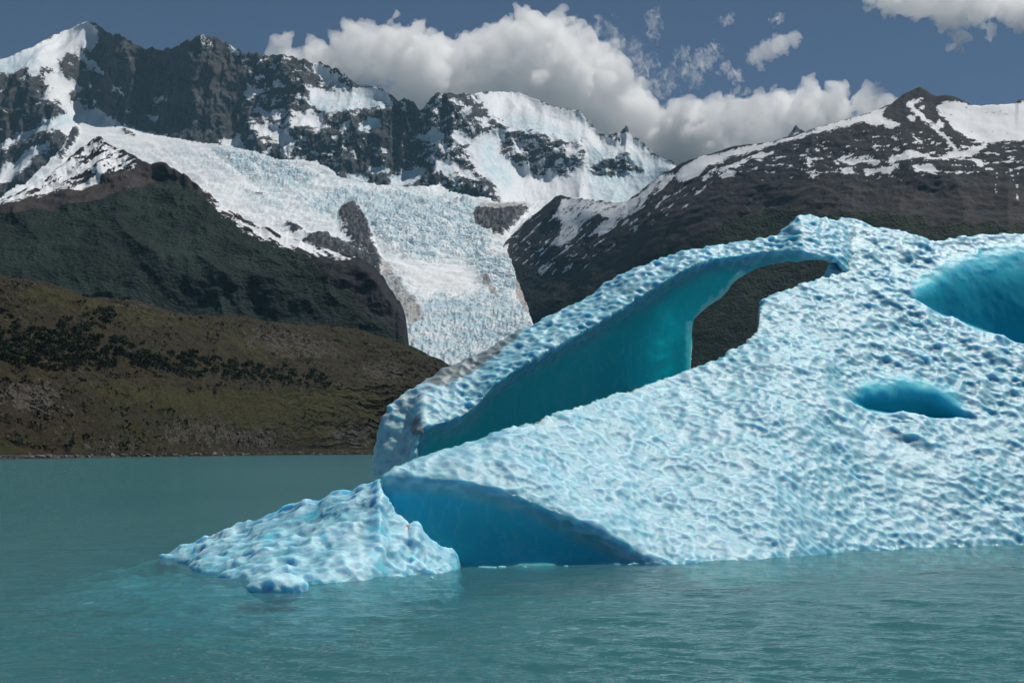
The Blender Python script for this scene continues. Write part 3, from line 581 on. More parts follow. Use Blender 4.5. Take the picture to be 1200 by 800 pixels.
def build_lake():
    rows = np.concatenate([1.0 / np.linspace(1 / 9.0, 1 / 27.0, 40, endpoint=False), 1.0 / np.linspace(1 / 27.0, 1 / 6000.0, 350)])
    ang = np.concatenate([np.linspace(-1.5, -0.47, 30, endpoint=False), np.linspace(-0.47, 0.47, 450), np.linspace(0.47, 1.5, 31)[1:]])
    Y = rows[:, None] + 0 * ang[None, :]; X = rows[:, None] * ang[None, :]
    Z = np.zeros_like(X); r = np.random.default_rng(3)
    spacing = np.gradient(rows)[:, None]
    for i in range(34):
        lam = 0.40 * (1.085 ** i); th = math.radians(70) + r.normal() * 0.62
        a = 0.0070 * lam ** 0.32
        fade = np.clip(1.2 - spacing * 2.6 / lam, 0, 1)
        if i % 6 == 0: wob = 0.6 * perlin(X / (lam * 6), Y / (lam * 6), i * 1.7)
        ph = 2 * np.pi * ((X * math.cos(th) + Y * math.sin(th)) / lam + wob) + r.random() * 6.28
        Z = Z + a * fade * (np.sin(ph) + 0.25 * np.cos(2 * ph))
    Z *= np.clip((1200 - Y) / 600, 0.0, 1)
    V = np.stack([X, Y, Z], -1).reshape(-1, 3)
    return make_mesh('lake', V, grid_quads(*X.shape), mat_water())
lake = build_lake(); lake['kind'] = 'structure'
kb = NT('silty_depth'); kb.done(kb.bsdf((0.06, 0.17, 0.20), 0.9, None, 0.0))
bedv = np.array([[-13800, -1400, -1.25], [13800, -1400, -1.25], [13800, 12300, -1.25], [-13800, 12300, -1.25]], float)
bed = make_mesh('lake_bed', bedv, np.array([[0, 1, 2, 3]]), kb.m, smooth=False); bed['kind'] = 'structure'

# ------------------------------------------------------------------ iceberg
def mat_ice(name, d0, d1, rad):
    k = NT(name)
    m = k.attr('mask')                       # R dense smooth ice, G dirt, B weathered crests, whitened further as painted light on the ridges
    n1 = k.noise(1 / 2.6, 5, .6); n2 = k.noise(1 / 0.32, 4, .65); n3 = k.noise(1 / 9.0, 3, .5); n4 = k.noise(1 / 0.07, 3, .7)
    crust = k.mix(k.ramp(n1, .32, .68), (0.20, 0.50, 0.63), (0.33, 0.61, 0.72))
    crust = k.mix(k.ramp(n2, .5, .78, 0, .28), crust, (0.10, 0.40, 0.60))
    crust = k.mix(k.math('MULTIPLY', m[2], .65), crust, (0.60, 0.82, 0.90))
    dense = k.mix(k.ramp(n3, .3, .7), d0, d1)
    vein = k.noise(1 / 1.7, 4, .5, dist=1.6, stretch=(1, 1, .55))
    vein = k.ramp(k.math('ABSOLUTE', k.math('SUBTRACT', vein, .5)), .0, .035, .35, 0)
    dense = k.mix(vein, dense, (0.22, 0.72, 0.82))
    bub = k.ramp(k.noise(1 / .16, 3, .6), .62, .78, 0, .4)
    dense = k.mix(bub, dense, (0.3, 0.75, 0.84))
    s = k.ramp(k.math('ADD', m[0], k.math('MULTIPLY', k.math('SUBTRACT', n2, .5), k.math('MULTIPLY', k.math('SUBTRACT', 1.0, m[0]), .35))), 0.15, 0.95)
    c = k.mix(s, crust, dense)
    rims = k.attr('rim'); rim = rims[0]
    c = k.mix(rims[1], c, (0.02, 0.37, 0.51))  # niches painted darker and bluer, standing in for their shade
    c = k.mix(k.ramp(k.math('ADD', rim, k.math('MULTIPLY', k.math('SUBTRACT', n2, .5), .9)), .25, .75), c, (0.72, 0.90, 0.93))
    d = k.ramp(k.math('ADD', m[1], k.math('MULTIPLY', k.math('SUBTRACT', n2, .5), 1.3)), .35, .85, 0, .75)
    c = k.mix(d, c, (0.20, 0.18, 0.17))
    sp = k.n('ShaderNodeSeparateXYZ'); k.t.links.new(k.pos(), sp.inputs[0])
    c = k.mix(k.ramp(k.math('ADD', sp.outputs[2], k.math('MULTIPLY', k.math('SUBTRACT', n1, .5), .9)), -.25, -1.15, 0, 1), c, (0.06, 0.17, 0.20))  # depth tint: light lost in murky water, painted on the submerged ice
    wet_shade = k.ramp(k.math('ADD', sp.outputs[2], k.math('MULTIPLY', k.math('SUBTRACT', n1, .5), .5)), .04, .34, 1, 0)
    c = k.mix(k.math('MULTIPLY', wet_shade, .5), c, (0.12, 0.46, 0.62))        # wave-washed band, with the bluish waterline shadow painted in     
    h = k.math('ADD', k.math('MULTIPLY', n2, .38), k.math('MULTIPLY', n4, .24))
    nrm = k.bump(h, k.ramp(s, 0, 1, .8, .10), 0.10)
    b = k.n('ShaderNodeBsdfPrincipled')
    k.put(b.inputs['Base Color'], c); k.put(b.inputs['Roughness'], k.math('SUBTRACT', k.ramp(s, 0, 1, .34, .5), k.math('MULTIPLY', wet_shade, .2))); k.put(b.inputs['Normal'], nrm)
    b.inputs['IOR'].default_value = 1.31; k.put(b.inputs['Specular IOR Level'], k.ramp(s, 0, 1, .5, .2))
    b.inputs['Subsurface Weight'].default_value = 1.0
    mr = k.n('ShaderNodeMix', data_type='VECTOR'); k.put(mr.inputs[0], s); mr.inputs[4].default_value = (0.05, 0.55, 0.9); mr.inputs[5].default_value = rad
    k.t.links.new(mr.outputs[1], b.inputs['Subsurface Radius']); k.put(b.inputs['Subsurface Scale'], k.ramp(s, 0.3, 1, .8, 1.8))
    return k.done(b.outputs[0])
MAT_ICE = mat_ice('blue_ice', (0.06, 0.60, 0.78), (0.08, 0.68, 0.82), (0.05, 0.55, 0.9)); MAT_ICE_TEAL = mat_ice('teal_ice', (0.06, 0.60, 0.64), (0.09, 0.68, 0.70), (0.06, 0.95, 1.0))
berg = bpy.data.objects.new('iceberg', None); col.objects.link(berg)
berg.location = (6, 72, 0)
tag(berg, 'large turquoise iceberg with an arch and scalloped slopes floating in the lake', 'iceberg')

def ice_part(name, V, Q, smooth_f, dirt_f, size_f, amp_f, seed=0.0, zcut=-1.1, mat=MAT_ICE, rim_f=None):
    used_f = (V[Q][:, :, 2].max(1) > zcut); Q = Q[used_f]
    used = np.unique(Q); mp = np.full(len(V), -1); mp[used] = np.arange(len(used)); V = V[used]; Q = mp[Q]
    N = vnormals(V, Q)
    px, py = project(V)
    s = smooth_f(V, px, py)
    cs = size_f(px, py); am = amp_f(px, py) * (1 - s)
    wx = fbm(V[:, 0] / 1.1, V[:, 1] / 1.1, V[:, 2] / 1.1 + seed, 3) * .22
    wy = fbm(V[:, 0] / 1.1 + 9, V[:, 1] / 1.1, V[:, 2] / 1.1 + seed, 3) * .22
    def cups(sc):
        f1, f2 = worley((V[:, 0] * .82 + V[:, 2] * .25 + wx) / sc + seed, (V[:, 1] + wy) / sc, (V[:, 2] - .2 * V[:, 0] + wx) / sc)
        return np.clip(f1, 0, 1) ** 1.6
    big = cups(.95); mid = cups(0.47); sml = cups(0.27)
    w = sstep(.45, 1.0, cs + .3 * fbm(V[:, 0] / 2.8, V[:, 1] / 2.8, V[:, 2] / 2.8 + 5, 3))
    e = (1 - w) * (mid * .82 + sml * .20 + big * .24) + w * (big * .85 + mid * .42 + sml * .10)
    e = e - .42
    low = fbm(V[:, 0] / 3.2, V[:, 1] / 3.2, V[:, 2] / 3.2 + 4 + seed, 3)
    patch = np.clip(.9 + .7 * fbm(V[:, 0] / 3.0, V[:, 1] / 3.0, V[:, 2] / 3.0 + 14, 3), .5, 1.35)
    disp = am * (e * patch) + low * .26 * (1 - .6 * s) + s * .03 * fbm(V[:, 0] / .9, V[:, 1] / .9, V[:, 2] / .9, 2)
    V2 = V + N * disp[:, None]
    V2 = V2 - np.array(berg.location)
    crest = sstep(-.12, .42, e) * (1 - s)
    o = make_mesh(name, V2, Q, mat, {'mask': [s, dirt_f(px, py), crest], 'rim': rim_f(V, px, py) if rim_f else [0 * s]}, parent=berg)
    o['label'] = {'slab': 'scalloped front slope with smooth blue hollows and a waterline cave', 'arch_arm': 'rear arm with a smooth teal face and an arch opening', 'tail': 'low lumpy tail reaching out over the water'}[name]
    return o

H = 0.093
# -- main slab
SL_RIDGE = scurve([(300, 640), (420, 575), (440, 556), (500, 533), (600, 500), (700, 468), (800, 437), (830, 425), (870, 402), (886, 388), (892, 352), (905, 344), (935, 334), (962, 325), (970, 312), (979, 262), (985, 255), (1000, 258), (1050, 270), (1080, 279), (1095, 283), (1120, 279), (1150, 274), (1200, 272), (1320, 266), (1440, 300)], 2.0)
SL_YW = scurve([(300, 54), (440, 55), (600, 56.7), (700, 60.1), (765, 63), (900, 65.6), (1000, 71), (1100, 73.5), (1200, 75.8), (1440, 80)], 8)
SL_TAN = scurve([(300, .58), (440, .58), (800, .60), (890, .66), (1000, .80), (1200, .85), (1440, .85)], 12)
SL_YR = lambda px: (SL_TAN(px) * SL_YW(px) + CAM_H) / (SL_TAN(px) - (HZ - SL_RIDGE(px)) / FP)
CAVE_LIP = scurve([(380, 590), (430, 562), (450, 556), (500, 558), (560, 566), (600, 579), (650, 600), (700, 625), (765, 659), (800, 680), (1300, 900)], 5)
CAVE_Y = scurve([(400, 62.1), (440, 61.9), (545, 61.5), (640, 61.9), (700, 62.6), (765, 63.4), (1300, 63.4)], 10)
CAVE_IN = scurve([(430, 0.2), (480, .6), (540, 1.2), (620, 1.4), (700, .9), (765, .1)], 8)
def surf_point(px, py, extra=0.0):
    """a point of the slab's sloping face seen at a photograph pixel"""
    ys = np.linspace(55, 104, 900); z = CAM_H + (HZ - py) / FP * ys
    yw = SL_YW(px); yr = SL_YR(px); zr = CAM_H + (HZ - SL_RIDGE(px)) / FP * yr
    hh = SL_TAN(px) * (ys - yw)
    i = np.argmin(np.abs(hh - z)); y = ys[i]
    return np.array([(px - 600) / FP * y, y, z[i]])
def build_slab():
    x = np.arange(-8.5, 42.0, H); y = np.arange(53.0, 106.0, H); z = np.arange(-1.6, 22.6, H)
    X, Y = np.meshgrid(x, y, indexing='ij')
    px = np.clip(600 + FP * X / Y, -190, 1440)
    yr = SL_YR(px); yw = SL_YW(px); zr = CAM_H + (HZ - SL_RIDGE(px)) / FP * yr
    t = (Y - yw) / (yr - yw)
    hh = np.where(t < 1, SL_TAN(px) * (Y - yw), zr - (Y - yr) * 1.9)
    hh = hh + fbm(X / 5.5, Y / 5.5, .3, 3) * .55 * sstep(0, .25, t) * sstep(1.0, .85, t)
    hh = np.minimum(hh, (px - 425) * .5)
    gx, gy = np.gradient(hh, H); cs = 1 / np.sqrt(1 + np.minimum(gx * gx + gy * gy, 4.0))
    F = ((z[None, None, :] - hh[:, :, None]) * cs[:, :, None]).astype(np.float32)
    del gx, gy
    info = []
    def slope_y(cpx, cpy):
        return (SL_TAN(cpx) * SL_YW(cpx) + CAM_H) / np.maximum(SL_TAN(cpx) - (HZ - cpy) / FP, .2)
    def niche(top, bot, deep, x0, x1):
        """smooth hollow scooped into the slope: level floor behind the near rim, wall rising to a soft upper edge"""
        i0 = int((x0 - x[0]) / H); i1 = min(int((x1 - x[0]) / H), len(x)); j0 = int((70 - y[0]) / H); k0 = int((5.5 - z[0]) / H)
        A, B, C = np.meshgrid(x[i0:i1], y[j0:], z[k0:], indexing='ij')
        cpx = np.clip(600 + FP * A / B, -190, 1440); cpy = HZ - FP * (C - CAM_H) / B
        T = top(cpx); Bt = bot(cpx); op = np.maximum(Bt - T, .01)
        u = np.clip((Bt - cpy) / op, -.2, 1)
        wall = slope_y(cpx, cpy) - .25 + deep * op * B / FP * np.clip(1 - u, 0, 1) ** 1.15 * sstep(0, 12, op)
        E = smax(B - wall, (cpy - Bt) * B / FP, .12)
        F[i0:i1, j0:, k0:] = smax(F[i0:i1, j0:, k0:], -E, .2)
        info.append((top, bot))
    # hollow in the middle of the right slope, and the large bowl above it
    niche(scurve([(900, 464), (974, 464), (990, 456), (1015, 449), (1060, 446), (1088, 450), (1112, 460), (1136, 475), (1158, 490), (1440, 490)], 4), scurve([(900, 464), (978, 464), (1000, 472), (1020, 480), (1060, 486), (1100, 490), (1155, 490), (1440, 490)], 4), 1.1, 16, 32)
    niche(scurve([(900, 345), (1050, 345), (1080, 328), (1110, 311), (1150, 298), (1200, 291), (1340, 300), (1400, 400), (1440, 440)], 5), scurve([(900, 345), (1050, 346), (1075, 356), (1120, 375), (1160, 390), (1200, 406), (1340, 430), (1440, 440)], 5), 1.0, 22, 42)
    # cave at the waterline, smooth wall under an overhanging lip
    i1 = int((12 - x[0]) / H); j1 = int((68 - y[0]) / H); k1 = int((5.5 - z[0]) / H)
    A, B, C = np.meshgrid(x[:i1], y[:j1], z[:k1], indexing='ij')
    cpx = np.clip(600 + FP * A / B, -190, 1440); cpy = HZ - FP * (C - CAM_H) / B
    liph = (cpy - CAVE_LIP(cpx)) * B / FP                 # metres below the lip
    ztop = CAM_H + (HZ - CAVE_LIP(cpx)) / FP * 62.5
    rel = np.clip(C / np.maximum(ztop, .3), 0, 1)
    wall = CAVE_Y(cpx) + CAVE_IN(cpx) * np.sin(np.pi * np.clip(rel * .92 + .06, 0, 1)) ** .8 + (rel - .35) * .9 * np.clip(CAVE_IN(cpx), 0, 1)
    E = smax(B - wall, -liph * .8, .5)
    F[:i1, :j1, :k1] = smax(F[:i1, :j1, :k1], -E, .45)
    F[0] = F[-1] = 1; F[:, 0] = F[:, -1] = 1; F[:, :, 0] = 1
    V, Q = surface_nets(F, (x[0], y[0], z[0]), H); del F
    def smooth_f(V, px, py):
        s = np.zeros(len(V))
        fz = fbm(V[:, 0] / .8, V[:, 1] / .8, V[:, 2] / .8, 3) * .25
        cp = np.clip(px, -190, 1440)
        for top, bot in info:
            rec = V[:, 1] - slope_y(cp, py)                      # metres behind the open slope
            s = np.maximum(s, sstep(.05, 1.0, rec + fz * 1.6) * (py < bot(cp) + 1.0) * (py > top(cp) - 14) * sstep(2, 14, bot(cp) - top(cp)))
            s = np.maximum(s, .75 * sstep(-26, 8, py - top(cp) + fz * 12) * (py < bot(cp)) * sstep(4, 30, bot(cp) - top(cp)) * (rec > -1))
        lip = (py - CAVE_LIP(np.clip(px, -190, 1440))) * V[:, 1] / FP
        cv = sstep(-.25, 1.5, lip + fz * 1.2) * (px < 775) * (V[:, 1] > 60.6) * (V[:, 1] < 66) * (px > 428)  # wide blend paints the thin lip's translucent glow into the colour
        return np.maximum(s, cv)
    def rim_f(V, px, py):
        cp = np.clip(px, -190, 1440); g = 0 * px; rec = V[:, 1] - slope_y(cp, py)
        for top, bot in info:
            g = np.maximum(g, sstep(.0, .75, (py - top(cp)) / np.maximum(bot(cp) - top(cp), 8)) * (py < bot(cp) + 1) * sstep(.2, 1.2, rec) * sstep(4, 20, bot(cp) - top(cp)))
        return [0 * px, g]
    size = lambda px, py: curve([(430, .5), (900, .55), (1000, .8), (1060, 1.0), (1300, 1.0)])(px) - .35 * sstep(510, 560, py)
    amp = lambda px, py: .32 * (.75 + .25 * sstep(700, 1100, px)) * (.9 + .5 * sstep(960, 1060, px) * sstep(540, 460, py))
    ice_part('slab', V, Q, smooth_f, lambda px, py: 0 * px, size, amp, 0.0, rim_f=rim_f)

# -- rear arm with the arch
AR_R = scurve([(300, 760), (434, 700), (437, 560), (438, 530), (441, 505), (446, 486), (455, 470), (470, 455), (490, 444), (510, 432), (527, 424), (560, 408), (600, 388), (620, 378), (650, 362), (700, 335), (740, 312), (780, 299), (800, 290), (830, 286), (860, 282), (885, 280), (905, 272), (920, 262), (930, 251), (938, 245), (946, 243), (960, 246), (975, 250), (990, 254), (1010, 260), (1040, 272), (1070, 300), (1200, 500)], 1.5)
AR_L = scurve([(300, 900), (437, 640), (465, 620), (480, 570), (488, 515), (494, 500), (520, 495), (545, 486), (560, 474), (580, 450), (600, 436), (633, 417), (683, 389), (733, 360), (767, 337), (800, 317), (820, 308), (843, 302), (900, 295), (940, 294), (973, 303), (1000, 320), (1100, 400)], 3)
AR_HOLE = curve([(300, 3000), (807, 3000), (809, 450), (811, 410), (813, 385), (820, 376), (828, 368), (845, 358), (853, 349), (858, 340), (864, 333), (873, 326), (885, 318), (900, 311), (920, 307), (950, 304), (972, 303), (982, 308), (1000, 340), (1005, 3000), (1300, 3000)])
AR_Y = scurve([(300, 76), (437, 79), (500, 82), (600, 86), (700, 89), (800, 91), (900, 93.5), (945, 95), (1000, 97), (1100, 98)], 10)
AR_W = scurve([(300, 1.0), (437, 1.5), (470, 4.5), (560, 4.6), (700, 3.9), (800, 2.6), (850, 2.0), (900, 2.0), (945, 5.0), (985, 5.3), (1005, 4.6), (1030, 2.4), (1060, 0)], 8)
AR_C = scurve([(300, 0), (480, .4), (520, 2.4), (600, 3.0), (780, 2.8), (820, 1.6), (900, 1.2), (970, 1.0), (1000, .4)], 6)
def build_arm():
    x = np.arange(-8.6, 25.0, H); y = np.arange(76.0, 101.0, H); z = np.arange(-1.6, 22.4, H)
    V0, Q0 = [], []
    X, Y = np.meshgrid(x, y, indexing='ij')
    px = np.clip(600 + FP * X / Y, -190, 1440)
    R, L, HL, YR, W, C = [f(px)[:, :, None].astype(np.float32) for f in (AR_R, AR_L, AR_HOLE, AR_Y, AR_W, AR_C)]
    P = px[:, :, None].astype(np.float32); Yb = Y[:, :, None].astype(np.float32); zz = z[None, None, :].astype(np.float32)
    sc = Yb / FP
    py = HZ - (zz - CAM_H) / sc
    s = np.clip((py - R) / (L - R), 0, 1)
    below = np.maximum((py - L) * sc, 0)
    front = YR - W * s ** .85 + C * (1 - np.exp(-below / .9)) + below * .02
    F = front - Yb
    back = YR - W * .25 + .4 + (2.2 - 1.5 * sstep(640, 800, P)) * (1 - np.exp(-np.maximum((py - R) * sc, 0) / 1.6))
    back = back - 1.5 * np.exp(-np.maximum(HL - py, 0) * sc / 1.0)
    F = smax(F, Yb - back, .35); del back, front
    F = smax(F * .8, (R - py) * sc * .8, .3)
    F = smax(F, (py - HL) * sc * .7, .25)
    F = smax(F, (436.5 - P) * sc, .5)
    F = F.astype(np.float32)
    F[0] = F[-1] = 1; F[:, 0] = F[:, -1] = 1; F[:, :, 0] = 1; F[:, :, -1] = 1
    V, Q = surface_nets(F, (x[0], y[0], z[0]), H); del F
    M_d = raster([[(498, 447), (530, 420), (570, 400), (612, 378), (624, 373), (612, 392), (580, 416), (548, 438), (520, 450)], [(484, 492), (494, 490), (498, 505), (490, 515), (484, 508)]], 3)
    def smooth_f(V, px, py):
        fz = fbm(V[:, 0] / .9, V[:, 1] / .9, V[:, 2] / .9, 3) * .45
        d = (py - AR_L(px)) * V[:, 1] / FP
        s = sstep(-.5, 1.9, d + fz) * sstep(480, 500, px) * (px < 985)  # pale fade under the lip, painted as light through the ice
        return s * (V[:, 1] < AR_Y(px) + .2)
    def rim_f(V, px, py):
        hd = np.minimum((AR_HOLE(px) - py) * .6, np.where(py > 376, 812 - px, 99)) * V[:, 1] / FP + fbm(V[:, 0] / .7, V[:, 1] / .7, V[:, 2] / .7, 3) * .3
        return [np.where((px < 880) & (px > 770), sstep(.85, .15, hd), 0) * sstep(885, 860, px) + .55 * sstep(560, 470, px) * (py < AR_L(px) + 4)]
    dirt = lambda px, py: np.clip(samp(M_d, px, py) * .85 + .42 * sstep(640, 500, px) * sstep(540, 450, py) + .2 * sstep(500, 470, px), 0, 1)
    ice_part('arch_arm', V, Q, smooth_f, dirt, lambda px, py: .5 + 0 * px, lambda px, py: (.34 - .06 * sstep(900, 960, px)) * (1 - .35 * sstep(540, 480, px)), 3.7, mat=MAT_ICE_TEAL, rim_f=rim_f)

# -- low tail reaching left
TL_RIDGE = scurve([(150, 700), (192, 662), (200, 648), (215, 641), (240, 629), (265, 621), (300, 610), (330, 598), (360, 588), (400, 573), (430, 561), (445, 555), (449, 566), (452, 586), (459, 599), (470, 610), (479, 619), (485, 612), (489, 612), (496, 628), (510, 638), (530, 643), (542, 653), (548, 668), (552, 720), (560, 820), (620, 900)], 1.6)
TL_YR = scurve([(150, 69), (200, 68.5), (300, 65), (400, 63.5), (445, 62.2), (470, 61), (500, 60.6), (548, 61.6), (620, 62)], 6)
TL_YW = scurve([(150, 68), (200, 66.5), (216, 63.5), (224, 60), (240, 58), (262, 56.2), (300, 54.4), (345, 53.6), (400, 54.2), (440, 55.6), (500, 58.4), (548, 60.3), (620, 61)], 4)
def build_tail():
    x = np.arange(-21.5, -1.2, H * .8); y = np.arange(42.0, 72.0, H * .8); z = np.arange(-1.6, 5.2, H * .8)
    X, Y = np.meshgrid(x, y, indexing='ij')
    px = np.clip(600 + FP * X / Y, -190, 1440)
    yr = TL_YR(px); yw = TL_YW(px); zr = CAM_H + (HZ - TL_RIDGE(px)) / FP * yr
    t = (Y - yw) / np.maximum(yr - yw, .6)
    tt = np.clip(t, 0, 1)
    hh = np.where(t < 0, t * np.maximum(yr - yw, .6) * .55, np.where(t < 1, zr * tt ** .85, zr - (Y - yr) * 1.6))
    foot = -.28 - .40 * (((px - 275) / 150) ** 2 + ((Y - 57.5) / 8.0) ** 2) - sstep(380, 520, px) * 1.2 + .12 * fbm(X / 2.5, Y / 2.5, 7.0, 3)
    hh = hh + (fbm(X / 2.2, Y / 2.2, .3, 3) * .3 + (ridged(X / 2.6, Y / 3.4, 2.0, 3) - .45) * .4) * sstep(0, .3, t) * np.clip(zr / 1.5, .1, 1)
    hh = np.minimum(hh, np.where(px > 190, (px - 190) * .10, -.2 + (px - 190) * .010))
    hh = hh - sstep(536, 554, px) * 3
    hh = np.maximum(hh, np.maximum(foot, -1.45))       # drowned ice foot
    F = ((z[None, None, :] - hh[:, :, None]) * .85).astype(np.float32)
    F[0] = F[-1] = 1; F[:, 0] = F[:, -1] = 1; F[:, :, 0] = 1
    V, Q = surface_nets(F, (x[0], y[0], z[0]), H * .8)
    ice_part('tail', V, Q, lambda V, px, py: .6 * sstep(.0, .5, fbm(V[:, 0] / 1.3, V[:, 1] / 1.3, V[:, 2] / .7, 3)), lambda px, py: 0 * px, lambda px, py: .85 + 0 * px, lambda px, py: .42 + 0 * px, 8.1, zcut=-1.5)
build_slab(); build_arm(); build_tail()

# -- small floating pieces
def chunk(name, label, at_px, at_py, rx, ry, rz, seed, sink=.25, n=44):
    yy = CAM_H * FP / (at_py - HZ); cx = (at_px - 600) / FP * yy
    h = 2.6 * max(rx, ry, rz) / n
    g = [np.arange(-r * 1.35, r * 1.35 + h, h) for r in (rx, ry, rz)]
    A, B, C = np.meshgrid(*g, indexing='ij')
    E = (np.sqrt((A / rx) ** 2 + (B / ry) ** 2 + (C / rz) ** 2) - 1) * min(rx, ry, rz)
    s = max(rx, ry)
    E = E + fbm(A / s * 2 + seed, B / s * 2, C / s * 2.5, 3) * .28 * min(rx, ry, rz) + (.5 - worley(A / s * 3 + seed, B / s * 3, C / s * 3)[0]) * .2 * min(rx, ry, rz)
    E[0] = E[-1] = 1; E[:, 0] = E[:, -1] = 1; E[:, :, 0] = E[:, :, -1] = 1
    V, Q = surface_nets(E, (g[0][0], g[1][0], g[2][0]), h)
    N = vnormals(V, Q)
    crest = 1.0 + 0 * V[:, 0]
    o = make_mesh(name, V, Q, MAT_ICE, {'mask': [0 * crest, 0 * crest, crest]})
    o.location = (cx, yy, rz * (1 - 2 * sink)); o.rotation_euler = (0, 0, .15)
    return tag(o, label, 'ice')
chunk('ice_chunk', 'small pale ice chunk floating in front of the low left tail of the iceberg', 326, 692, 1.05, .8, .5, 1.0, .4)

for i, (qx, qy, rr, fl) in enumerate([(521, 665.5, .38, .30), (534, 664.6, .16, .5), (571, 665.0, .46, .16), (588, 664.8, .22, .3), (615, 664.4, .13, .4), (663, 663.6, .10, .5), (506, 677, .12, .4)]):
    o = chunk('ice_fragment', 'tiny white ice fragment floating on the water before the iceberg cave', qx, qy, rr, rr * .7, rr * fl, 3.0 + 2.7 * i, .35, 18)
    o.rotation_euler = (0, 0, i * 1.3)
    o['group'] = 'ice fragments at the cave mouth'

# ------------------------------------------------------------------ trees and scrub of the near hill
def mat_leaf(name, a, b):
    k = NT(name); oi = k.n('ShaderNodeObjectInfo')
    v = k.noise(1 / 1.2, 3, .6)
    c = k.mix(k.ramp(v, .3, .7), a, b); c = k.mix(k.math('MULTIPLY', oi.outputs['Random'], .5), c, tuple(x * .6 for x in b))
    return k.done(k.bsdf(c, .8, None, .15))
MAT_LEAF = mat_leaf('beech_leaf', (0.016, 0.024, 0.011), (0.046, 0.058, 0.024)); MAT_SCRUB = mat_leaf('scrub_leaf', (0.026, 0.026, 0.013), (0.060, 0.054, 0.028))
kk = NT('beech_bark'); MAT_BARK = kk.done(kk.bsdf(kk.mix(kk.noise(3.0), (0.05, 0.042, 0.036), (0.11, 0.095, 0.08)), .9))
def leaf_cloud(r, cents, n, size):
    """many small leaf faces spread through several clumps"""
    V, Q = [], []
    for i in range(n):
        c, rad = cents[r.integers(len(cents))]
        d = r.normal(size=3); d /= np.linalg.norm(d); p = np.array(c) + d * rad * r.uniform(.55, 1.05) * np.array([1, 1, .8])
        u = r.normal(size=3); u /= np.linalg.norm(u); w = np.cross(u, d + r.normal(size=3) * .5); w /= np.linalg.norm(w) + 1e-6
        a = size * r.uniform(.6, 1.3)
        k = len(V); V += [p - u * a - w * a * .5, p + u * a * .2 - w * a * .7, p + u * a + w * a * .4, p - u * a * .3 + w * a * .8]; Q.append([k, k + 1, k + 2, k + 3])
    return V, Q
def tree_meshes(seed, hgt):
    r = np.random.default_rng(seed)
    cents = [((0, 0, hgt * .66), hgt * .27)] + [((math.cos(a) * hgt * r.uniform(.18, .30), math.sin(a) * hgt * r.uniform(.18, .30), hgt * r.uniform(.42, .85)), hgt * r.uniform(.13, .21)) for a in r.uniform(0, 6.28, 8)]
    V, Q = leaf_cloud(r, cents, 210, hgt * .07)
    crown = make_mesh('crown', np.array(V), np.array(Q), MAT_LEAF, smooth=False)
    V, Q = [], []
    def limb(p, q, r0, r1):
        k = len(V); p = np.array(p, float); q = np.array(q, float)
        for pt, rr in ((p, r0), (q, r1)):
            for a in range(5): V.append(pt + rr * np.array([math.cos(a * 1.2566), math.sin(a * 1.2566), 0]))
        for a in range(5): Q.append([k + a, k + (a + 1) % 5, k + 5 + (a + 1) % 5, k + 5 + a])
    limb((0, 0, -.5), (hgt * .02, 0, hgt * .45), hgt * .03, hgt * .02); limb((hgt * .02, 0, hgt * .45), (0, hgt * .02, hgt * .8), hgt * .02, hgt * .006)
    for c, rad in cents[1:5]: limb((hgt * .01, 0, hgt * .3), c, hgt * .014, hgt * .006)
    trunk = make_mesh('trunk', np.array(V), np.array(Q), MAT_BARK)
    return crown, trunk
def plant_trees():
    PX, PY, X, Y, Z = HG
    nr, nc = PX.shape
    ins = (samp(M_tb, PX, PY) > .5) & (PX > -8)
    J = np.argwhere(ins); r = np.random.default_rng(11)
    protos = [tree_meshes(40 + i, h) for i, h in enumerate((11.0, 13.0, 10.0, 14.0))]
    pts = []; n = 0; tries = 0
    while n < 270 and tries < 20000:
        tries += 1
        j, i = J[r.integers(len(J))]
        p = (X[j, i], Y[j, i], Z[j, i]); q = (PX[j, i], PY[j, i])
        if any((q[0] - a) ** 2 / 20 + (q[1] - b) ** 2 / 6 < 1 for a, b in pts): continue
        pts.append(q)
        crown, trunk = protos[n % 4]
        root = bpy.data.objects.new('beech_tree', None); col.objects.link(root)
        root.location = p; s = r.uniform(.7, 1.2); root.scale = (s, s, s * r.uniform(.85, 1.1)); root.rotation_euler = (0, 0, r.uniform(0, 6.28))
        if q[1] < 397: w = ('dark bushy tree in the small upper clump above the hillside tree belt', 'upper clump of trees on the near hill')
        elif q[0] < 130: w = ('dark bushy tree in the broad left end of the hillside tree belt', 'left end of the tree belt')
        elif q[0] < 260: w = ('dark bushy tree in the middle stretch of the hillside tree belt', 'middle of the tree belt')
        else: w = ('dark bushy tree in the thin right end of the hillside tree belt', 'right end of the tree belt')
        tag(root, w[0], 'tree', w[1])
        for src in (trunk, crown):
            c = src if n < 4 else src.copy()
            if n >= 4: col.objects.link(c)
            c.parent = root
        n += 1
